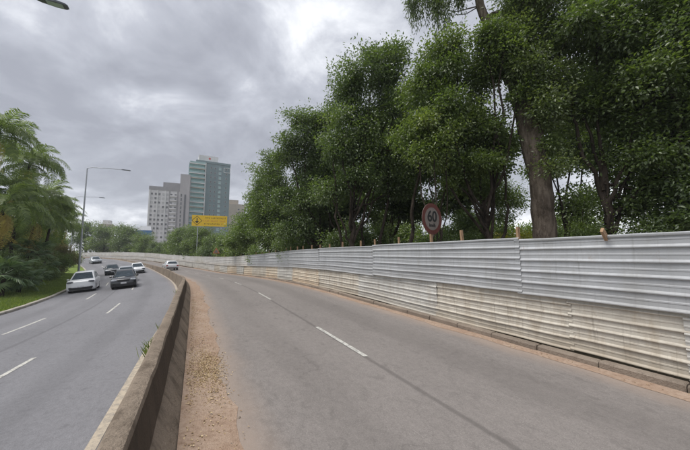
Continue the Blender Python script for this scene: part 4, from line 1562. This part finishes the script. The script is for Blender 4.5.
mb = MB()                                       # outlined diamond with a black figure at the left end
dc = (-2.4, 9.35)
for r0, r1, yy in ((.98, .86, -.05),):
    V = []
    for r in (r0, r1):
        V += [(dc[0], yy, dc[1] + r), (dc[0] + r, yy, dc[1]), (dc[0], yy, dc[1] - r), (dc[0] - r, yy, dc[1])]
    mb.add(V, [(0, 4, 5, 1), (1, 5, 6, 2), (2, 6, 7, 3), (3, 7, 4, 0)])
mb.build('diamond_outline', M['sign_black'], board)
mb = MB()
mb.box((dc[0], -.05, dc[1] + .12), (.17, .012, .8))
mb.add([(dc[0] - .42, -.052, dc[1] - .12), (dc[0] + .42, -.052, dc[1] - .12), (dc[0], -.052, dc[1] - .58)], [(0, 2, 1)])
mb.build('arrow', M['sign_black'], board)

# small orange triangle warning sign behind the far fence
x, y = PT(52, 7.2)
ts = empty('warning_sign', (x, y, ZR(52)), R(15))
tag(ts, 'small orange triangular warning sign just above the far fence', 'sign')
mb = MB()
mb.box((0, .05, 1.5), (.09, .07, 3.1))
mb.build('post', M['stake'], ts)
mb = MB()
for r, yy, mi in ((.62, 0.0, 0), (.40, -.012, 1)):
    V = [(r * math.sin(a), yy, 2.95 + r * math.cos(a)) for a in (0, R(120), R(240))]
    V += [(a, b - .01, c) for a, b, c in V]
    mb.add(V, [(3, 4, 5), (2, 1, 0), (0, 1, 4, 3), (1, 2, 5, 4), (2, 0, 3, 5)], mi)
mb.build('plate', [M['sign_orange'], M['sign_white']], ts)

# ------------------------------------------------------------------ cars


def car_mesh_body(L, W, H, hood, style):
    """lower body: side outline with wheel arches, several layers across the width"""
    h2 = L / 2
    wx = L * .305
    r = .375
    belt = H * .60
    hoodz = H * hood

    def arch(cx):
        return [(cx - r * math.cos(a), .30 + r * math.sin(a)) for a in [math.pi * k / 8 for k in range(9)]]
    out = [(-h2 + .06, .30)] + arch(-wx) + [(-wx + r + .05, .22), (wx - r - .05, .20)] + arch(wx)
    out += [(h2 - .12, .20), (h2 - .02, .30), (h2, .46), (h2 - .015, .60), (h2 - .07, hoodz - .12), (h2 - .20, hoodz - .02), (h2 - .55, hoodz + .05), (L * .26, belt - .03)]
    out += [(0, belt), (-L * .30, belt)]
    if style == 'sedan':
        out += [(-h2 + .25, belt - .03), (-h2 + .05, belt - .10), (-h2, belt * .72)]
    else:
        out += [(-h2 + .08, belt), (-h2 + .03, belt - .12), (-h2, belt * .66)]
    out += [(-h2 + .02, .46)]
    n = len(out)
    lay = [(-1.0, .035), (-.975, .012), (-.93, .0), (-.75, 0), (-.4, 0), (0, 0), (.4, 0), (.75, 0), (.93, 0), (.975, .012), (1.0, .035)]
    V, F = [], []
    for y, ins in lay:
        for x, z in out:
            k = abs(y)
            fx = 1 - (.055 * k ** 4 if abs(x) > h2 * .75 else .018 * k ** 4)
            zz = z - ins * 1.6 if z > belt * .7 else z + ins * .4
            zz -= .03 * k ** 3 if z > belt * .8 else 0
            V.append((x * fx, y * W / 2, zz))
    for i in range(len(lay) - 1):
        for k in range(n):
            F.append((i * n + k, i * n + (k + 1) % n, (i + 1) * n + (k + 1) % n, (i + 1) * n + k))
    F.append(tuple(range(n)))
    F.append(tuple((len(lay) - 1) * n + k for k in range(n - 1, -1, -1)))
    return V, F, belt, hoodz, wx


def make_car(name, label, paint, L=4.3, W=1.8, H=1.6, hood=.56, style='suv'):
    root = empty(name)
    tag(root, label, 'car', 'cars on the road')
    V, F, belt, hoodz, wx = car_mesh_body(L, W, H, hood, style)
    h2 = L / 2
    mb = MB()
    mb.add(V, F)
    bm_o = mb.build('body', M[paint], root, smooth=R(32))
    # cabin
    if style == 'sedan':
        xb = (L * .265, -L * .41)
        xt = (L * .02, -L * .22)
    else:
        xb = (L * .275, -L * .48)
        xt = (L * .03, -L * .37)
    wb, wt = W * .455, W * .34
    rings = [(belt - .05, xb[0], xb[1], wb), (belt + .01, xb[0] - .02, xb[1] + .01, wb - .01), (H - .085, xt[0] + .03, xt[1] - .03, wt + .012), (H - .03, xt[0] - .06, xt[1] + .05, wt - .035), (H, xt[0] - .3, xt[1] + .3, wt - .16)]
    V, F = [], []
    for z, xf, xr, w in rings:
        c = .07
        V += [(xf, -w + c, z), (xf, w - c, z), (xf - c, w, z), (xr + c, w, z), (xr, w - c, z), (xr, -w + c, z), (xr + c, -w, z), (xf - c, -w, z)]
    for i in range(4):
        for k in range(8):
            F.append((i * 8 + k, i * 8 + (k + 1) % 8, i * 8 + 8 + (k + 1) % 8, i * 8 + 8 + k))
    F.append(tuple(32 + k for k in range(8)))
    mb = MB()
    mb.add(V, F)
    mb.build('cabin', M[paint], root, smooth=R(40))
    z0, xf0, xr0, w0 = rings[1]
    z1, xf1, xr1, w1 = rings[2]

    def quad(nm, corners, off, mat=M['glass'], parent=root):
        cs = [Vector(c) for c in corners]
        nrm = (cs[1] - cs[0]).cross(cs[3] - cs[0]).normalized()
        v = [tuple(c + nrm * off) for c in cs] + [tuple(c - nrm * .02) for c in cs]
        m2 = MB()
        m2.add(v, [(0, 1, 2, 3), (0, 4, 5, 1), (1, 5, 6, 2), (2, 6, 7, 3), (3, 7, 4, 0)])
        return m2.build(nm, mat, parent)

    def lerp(a, b, t):
        return a + (b - a) * t
    e, c = .10, .085
    ws = quad('windscreen', [(lerp(xf0, xf1, e * .5), -(lerp(w0, w1, e) - c), lerp(z0, z1, e * .5)), (lerp(xf0, xf1, e * .5), lerp(w0, w1, e) - c, lerp(z0, z1, e * .5)),
                             (lerp(xf0, xf1, .93), w1 - c, lerp(z0, z1, .93)), (lerp(xf0, xf1, .93), -(w1 - c), lerp(z0, z1, .93))], .006)
    quad('rear_window', [(lerp(xr0, xr1, .22), lerp(w0, w1, e) - c, lerp(z0, z1, .22)), (lerp(xr0, xr1, .22), -(lerp(w0, w1, e) - c), lerp(z0, z1, .22)),
                         (lerp(xr0, xr1, .92), -(w1 - c), lerp(z0, z1, .92)), (lerp(xr0, xr1, .92), w1 - c, lerp(z0, z1, .92))], .006)
    for sgn in (1, -1):
        for u0, u1 in ((.05, .46), (.50, .90)):
            def pt(u, t):
                xa, xb_ = lerp(xf0 - .14, xr0 + .12, u), lerp(xf1 - .10, xr1 + .10, u)
                return (lerp(xa, xb_, t), sgn * lerp(w0, w1, t), lerp(z0, z1, t))
            cs = [pt(u0, .08), pt(u1, .08), pt(u1, .9), pt(u0, .9)]
            if sgn > 0:
                cs = [cs[1], cs[0], cs[3], cs[2]]
            quad('side_window', cs, .006)
    # wheels
    for sx_ in (1, -1):
        for sgn in (1, -1):
            m2 = MB()
            m2.lathe([(.20, -.10), (.30, -.105), (.325, -.07), (.33, 0), (.325, .07), (.30, .105), (.20, .10)], 20, 'y')
            wh = m2.build('wheel', M['rubber'], root, smooth=R(40), loc=(sx_ * wx, sgn * (W / 2 - .115), .33))
            m2 = MB()
            m2.lathe([(.21, 0), (.20, .012), (.06, .02), (.05, .03)], 16, 'y')
            for k in range(5):
                a = 2 * math.pi * k / 5
                m2.box((.12 * math.cos(a), .022, .12 * math.sin(a)), (.05, .012, .05))
            rm = m2.build('rim', M['rim'], wh, loc=(0, sgn * .10, 0), rot=(0, 0, 0 if sgn > 0 else math.pi))
    # front and rear details
    fxo = h2 - .005

    def slab(nm, x, y, z, sx3, sy3, sz3, mat, ry=0.0, rz=0.0, parent=root):
        m2 = MB()
        b = min(sx3, sy3, sz3) * .3
        bm = bmesh.new()
        bmesh.ops.create_cube(bm, size=1.0)
        bmesh.ops.scale(bm, vec=(sx3, sy3, sz3), verts=bm.verts)
        bmesh.ops.bevel(bm, geom=bm.edges[:], offset=b, segments=2, affect='EDGES')
        me_ = bpy.data.meshes.new(nm)
        bm.to_mesh(me_)
        bm.free()
        me_.materials.append(M[mat])
        o_ = link(nm, me_, parent, (x, y, z), (0, ry, rz))
        return o_
    for sgn in (1, -1):
        slab('headlight', h2 - .10, sgn * (W / 2 - .25), hoodz - .15, .16, .44, .12, 'lamp_clear' if paint != 'car_white' else 'lamp_dark', R(14), sgn * R(-14))
        slab('tail_light', -h2 + .05, sgn * (W / 2 - .19), belt - .16, .10, .30, .16, 'tail_red', 0, sgn * R(12))
        slab('mirror', L * .17, sgn * (W / 2 + .07), belt + .06, .12, .20, .13, paint if paint != 'car_black' else 'black')
        slab('fog_recess', h2 - .04, sgn * (W / 2 - .27), .42, .08, .26, .13, 'black', 0, sgn * R(-12))
    if paint != 'car_white':
        slab('grille', h2 - .035, 0, hoodz - .21, .08, W * .46, .12, 'black', R(8))
    slab('intake', h2 - .02, 0, .345, .09, W * .80, .22, 'black')
    slab('number_plate', h2 + .005, 0, .52, .03, .42, .13, 'plate')
    slab('rear_plate', -h2 + .0, 0, belt * .62, .04, .42, .13, 'plate')
    slab('rear_bumper', -h2 + .04, 0, .38, .12, W * .86, .14, 'black')
    return root


def put(root, s, p, away=False):
    zf = ZR(s) if p > 0 else None
    x, y = PT(s, p)
    th = HEAD(s)
    d = 1.4
    if p > 0:
        z, zf_, zb_ = ZR(s), ZR(s + d), ZR(s - d)
        cross = 0.0
    else:
        z, zf_, zb_ = ZL(s, p), ZL(s + d, p), ZL(s - d, p)
        cross = (ZL(s, p + .7) - ZL(s, p - .7)) / 1.4
    grade = math.atan2(zf_ - zb_, 2 * d)
    T = Vector((-math.sin(th), math.cos(th), 0))
    Nn_ = Vector((math.cos(th), math.sin(th), 0))
    X = (T + Vector((0, 0, math.tan(grade)))).normalized()
    Y = -(Nn_ + Vector((0, 0, cross)))
    if not away:
        X, Y = -X, -Y
    Z = X.cross(Y).normalized()
    Y = Z.cross(X)
    mx = Matrix((X, Y, Z)).transposed().to_4x4()
    mx.translation = (x, y, z + .012)
    root.matrix_world = mx
    return root


put(make_car('parked_car' if False else 'car', 'white crossover car in front beside the grass verge, coming towards us', 'car_white', 4.4, 1.9, 1.76, .60), 37, -7.5)
put(make_car('car', 'black car coming towards us in the middle lane, in front of a silver one', 'car_black', 4.3, 1.86, 1.62, .58), 35.6, -4.45)
put(make_car('car', 'silver car close behind the black one, mostly hidden by it', 'car_silver', 4.3, 1.84, 1.72, .57), 43.5, -4.5)
put(make_car('car', 'white car beside the wall, behind the silver and black cars', 'car_white', 4.2, 1.8, 1.52, .56, 'sedan'), 57, -2.9)
put(make_car('car', 'dark grey car between the white crossover and the black car, further back', 'car_graphite', 4.2, 1.82, 1.5, .56, 'sedan'), 59, -5.9)
put(make_car('car', 'small silver car farthest away where the road bends out of sight', 'car_silver', 4.2, 1.8, 1.55, .56), 90, -6)
put(make_car('car', 'white car driving away alone on the right carriageway', 'car_white', 4.1, 1.8, 1.5, .56), 56, 1.35, True)

# ------------------------------------------------------------------ buildings far behind


def wallmat(name, col):
    t = NT(name)
    n1 = t.noise(.12, 5, .6)
    n2 = t.noise(.9, 5, .65, t.coord('Object'), (1, 1, .15))
    c = t.mix(t.rng(n1, .3, .7), tuple(q * .9 for q in col), tuple(q * 1.08 for q in col))
    c = t.mix(t.rng(n2, .5, .75, 0, .25), c, tuple(q * .65 for q in col))
    return t.out(c, .85, 0, .3)


M['b_grey'] = wallmat('wall_grey_brown', (0.66, 0.645, 0.655))
M['b_dark'] = wallmat('wall_dark_band', (0.30, 0.29, 0.30))
M['b_stair'] = wallmat('wall_stair_grey', (0.42, 0.40, 0.41))
M['b_blue'] = wallmat('wall_blue_grey', (0.17, 0.235, 0.25))
M['b_white'] = wallmat('wall_white', (0.66, 0.66, 0.66))
M['b_beige'] = wallmat('wall_beige', (0.46, 0.40, 0.33))
M['b_pink'] = wallmat('wall_pink', (0.52, 0.40, 0.31))
M['win_dark'] = plain('window_dark', (0.085, 0.088, 0.095), .15)
M['win_pale'] = plain('window_pale', (0.50, 0.50, 0.50), .5)
M['win_frame'] = plain('window_frame', (0.5, 0.5, 0.5), .5)
M['glass_green'] = plain('glass_green', (0.07, 0.23, 0.20), .12, 0, .15, .3, .8)
M['glass_teal'] = plain('glass_teal', (0.25, 0.40, 0.40), .15, 0, .15, .3, .8)
M['blue_paint'] = plain('blue_paint', (0.07, 0.20, 0.42), .5)
M['red_mark'] = plain('red_mark', (0.55, 0.06, 0.04), .5)
M['roof_grey'] = plain('roof_grey', (0.30, 0.31, 0.33), .7)


def window_mesh(w, h, pane, depth=.22):
    mb = MB()
    t = .10
    mb.box((0, -.03, h / 2 - t / 2), (w, .12, t), mi=0)
    mb.box((0, -.05, -h / 2 + t / 2), (w + .2, .2, t), mi=0)
    mb.box((-w / 2 + t / 2, -.03, 0), (t, .12, h - 2 * t), mi=0)
    mb.box((w / 2 - t / 2, -.03, 0), (t, .12, h - 2 * t), mi=0)
    mb.box((0, .01, 0), (w - 2 * t, .05, h - 2 * t), mi=1)
    return mb.mesh('window', [M['win_frame'], pane])


wm_dark = window_mesh(1.7, 1.5, M['win_dark'])
wm_pale = window_mesh(1.7, 1.5, M['win_pale'])
wm_tall = window_mesh(1.5, 2.0, M['glass_teal'])
wm_slot = window_mesh(1.3, 2.2, M['win_dark'])


def bld(name, label, loc, rz):
    o = empty(name, loc, rz)
    tag(o, label, 'building')
    return o


def part(nm, c, s, mat, parent):
    mb = MB()
    mb.box(c, s)
    return mb.build(nm, M[mat], parent)


# local axes: x along the front, -y faces the viewer
wr = random.Random(12)
b1 = bld('apartment_block', 'grey brown apartment block with dark roof band and rows of small windows', (-122.0, 205, -2.6), R(24))
b1.scale = (.74, 1, 1)
part('wall', (-3, 8, 24.0), (26, 16, 48), 'b_grey', b1)
part('roof_band', (-3, 8, 49.3), (26.3, 16.3, 2.6), 'b_dark', b1)
part('penthouse', (1.5, 9, 52.6), (14.5, 11, 4.0), 'b_dark', b1)
part('stair_tower', (13.0, 6.8, 30), (8.2, 16.6, 61), 'b_stair', b1)
for px_ in (-15.2, -9.1, -2.8, .6, 7.2):
    part('pilaster', (px_, -.18, 24), (.9, .5, 48), 'b_dark' if px_ > 0 else 'b_white', b1)
part('stair_slot', (13.6, -1.56, 27), (1.5, .1, 38), 'win_dark', b1)
for fl in range(15):
    for cx_ in (-13.6, -10.6, -7.6, -4.4, -1.2, 2.0, 5.4):
        m_ = wm_pale if wr.random() < .35 else wm_dark
        link('window', m_, b1, (cx_, -.02, 4 + fl * 2.95))
    link('window', wm_slot, b1, (10.4, -1.52, 4 + fl * 2.95))
for fl in range(15):
    mb = MB()
    mb.box((3.7, -.45, 2.75 + fl * 2.95), (5.6, .9, .18))
    mb.box((3.7, -.86, 3.2 + fl * 2.95), (5.6, .07, .8))
    mb.build('balcony', M['b_grey'], b1)

b2 = bld('office_tower', 'tall green glass tower with blue grey side and white rooftop box', (-101.5, 222, -2.6), R(30))
b2.scale = (1, 1, 1.11)
part('core', (0, 11, 32), (28, 20, 67), 'b_blue', b2)
gf = part('green_corner', (-9.2, .5, 31.8), (9.5, 1.4, 66), 'glass_green', b2)
for fl in range(20):
    z = 2.2 + fl * 3.25
    part('floor_slab', (-9.0, -.25, z), (10.6, 1.5, .55), 'b_white' if fl % 2 else 'b_beige', b2)
    part('balcony_glass', (-9.0, -.92, z + .85), (10.4, .10, 1.0), 'glass_teal', b2)
part('corner_column', (-3.6, .3, 32), (.7, 1.8, 66.6), 'b_white', b2)
part('left_return', (-14.2, 9, 32), (.6, 14, 66), 'glass_green', b2)
for fl in range(19):
    z = 4.2 + fl * 3.25
    link('window', wm_tall, b2, (6.6, .98, z), None, (1.2, 1, 1))
    if fl % 1 == 0:
        link('window', wm_slot, b2, (.4, .98, z), None, (.8, 1, .6))
        link('window', wm_slot, b2, (3.2, .98, z), None, (.8, 1, .6))
        link('window', wm_slot, b2, (11.2, .98, z), None, (.9, 1, .6))
mb = MB()
for c, s in (((11.6, .85, 63.8), (4.6, .2, .35)), ((11.6, .85, 60.6), (4.6, .2, .35)), ((9.4, .85, 62.2), (.35, .2, 2.85)), ((13.8, .85, 62.2), (.35, .2, 2.85))):
    mb.box(c, s)
mb.build('roof_frame', M['b_white'], b2)
part('parapet', (2.0, 11, 66.4), (24.3, 20.4, 1.4), 'b_blue', b2)
part('rooftop_box', (-1.5, 8, 69.2), (13.5, 9, 4.6), 'b_white', b2)
mb = MB()
mb.lathe([(.75, -.06), (.75, .06)], 14, 'y', c=(-.8, 3.42, 69.6))
mb.build('emblem', M['red_mark'], b2)

b3 = bld('apartment_block', 'beige block peeking out behind the right side of the green tower', (-103.5, 270, -2.6), R(20))
part('wall', (4, 8, 24), (17, 14, 52), 'b_beige', b3)
part('penthouse', (1.5, 8, 52.0), (9, 9, 4.2), 'b_beige', b3)
for fl in range(12):
    for cx_ in (6.5, 10.2):
        link('window', wm_dark, b3, (cx_, .98, 10 + fl * 3.2))

b4 = bld('apartment_block', 'small distant grey tower low on the skyline at the left', (-207, 258, 3.4), R(30))
part('wall', (0, 6, 12), (10, 12, 24.5), 'b_beige', b4)
part('penthouse', (.5, 6, 26), (5.5, 7, 3.4), 'b_grey', b4)
for fl in range(7):
    for cx_ in (-3, 0, 3):
        link('window', wm_dark, b4, (cx_, -.02, 3 + fl * 3.1))

b5 = bld('house', 'low house with grey roof and bright blue fascia above the far trees', (-80.0, 119, -1.0), R(28))
b5.scale = (.72, 1, 1)
part('wall', (0, 4, 5.0), (7.0, 8, 10.2), 'b_white', b5)
part('blue_fascia', (0, -.15, 11.2), (7.4, .5, 1.9), 'blue_paint', b5)
mb = MB()
mb.add([(-3.6, -.2, 12.2), (3.6, -.2, 12.2), (3.6, 8, 12.2), (-3.6, 8, 12.2), (-2.4, 4, 14.2), (2.6, 4, 14.2)],
       [(0, 1, 5, 4), (1, 2, 5), (2, 3, 4, 5), (3, 0, 4), (3, 2, 1, 0)])
mb.build('roof', M['roof_grey'], b5)
for xx in (-2.2, 0, 2.2):
    link('window', wm_dark, b5, (xx, -.02, 7.6))

# ------------------------------------------------------------------ thin haze in the air
hz = MB()
hz.box((-40, 130, 36.5), (760, 560, 82))
hm = bpy.data.materials.new('haze')
hm.use_nodes = True
hn = hm.node_tree
hn.nodes.clear()
ho = hn.nodes.new('ShaderNodeOutputMaterial')
hv = hn.nodes.new('ShaderNodeVolumePrincipled')
hv.inputs['Color'].default_value = (0.86, 0.90, 0.96, 1)
hv.inputs['Density'].default_value = 0.00055
hv.inputs['Anisotropy'].default_value = 0.2
hn.links.new(hv.outputs[0], ho.inputs['Volume'])
tag(hz.build('haze', hm), 'thin pale haze in the air over the road', 'haze', kind='stuff')
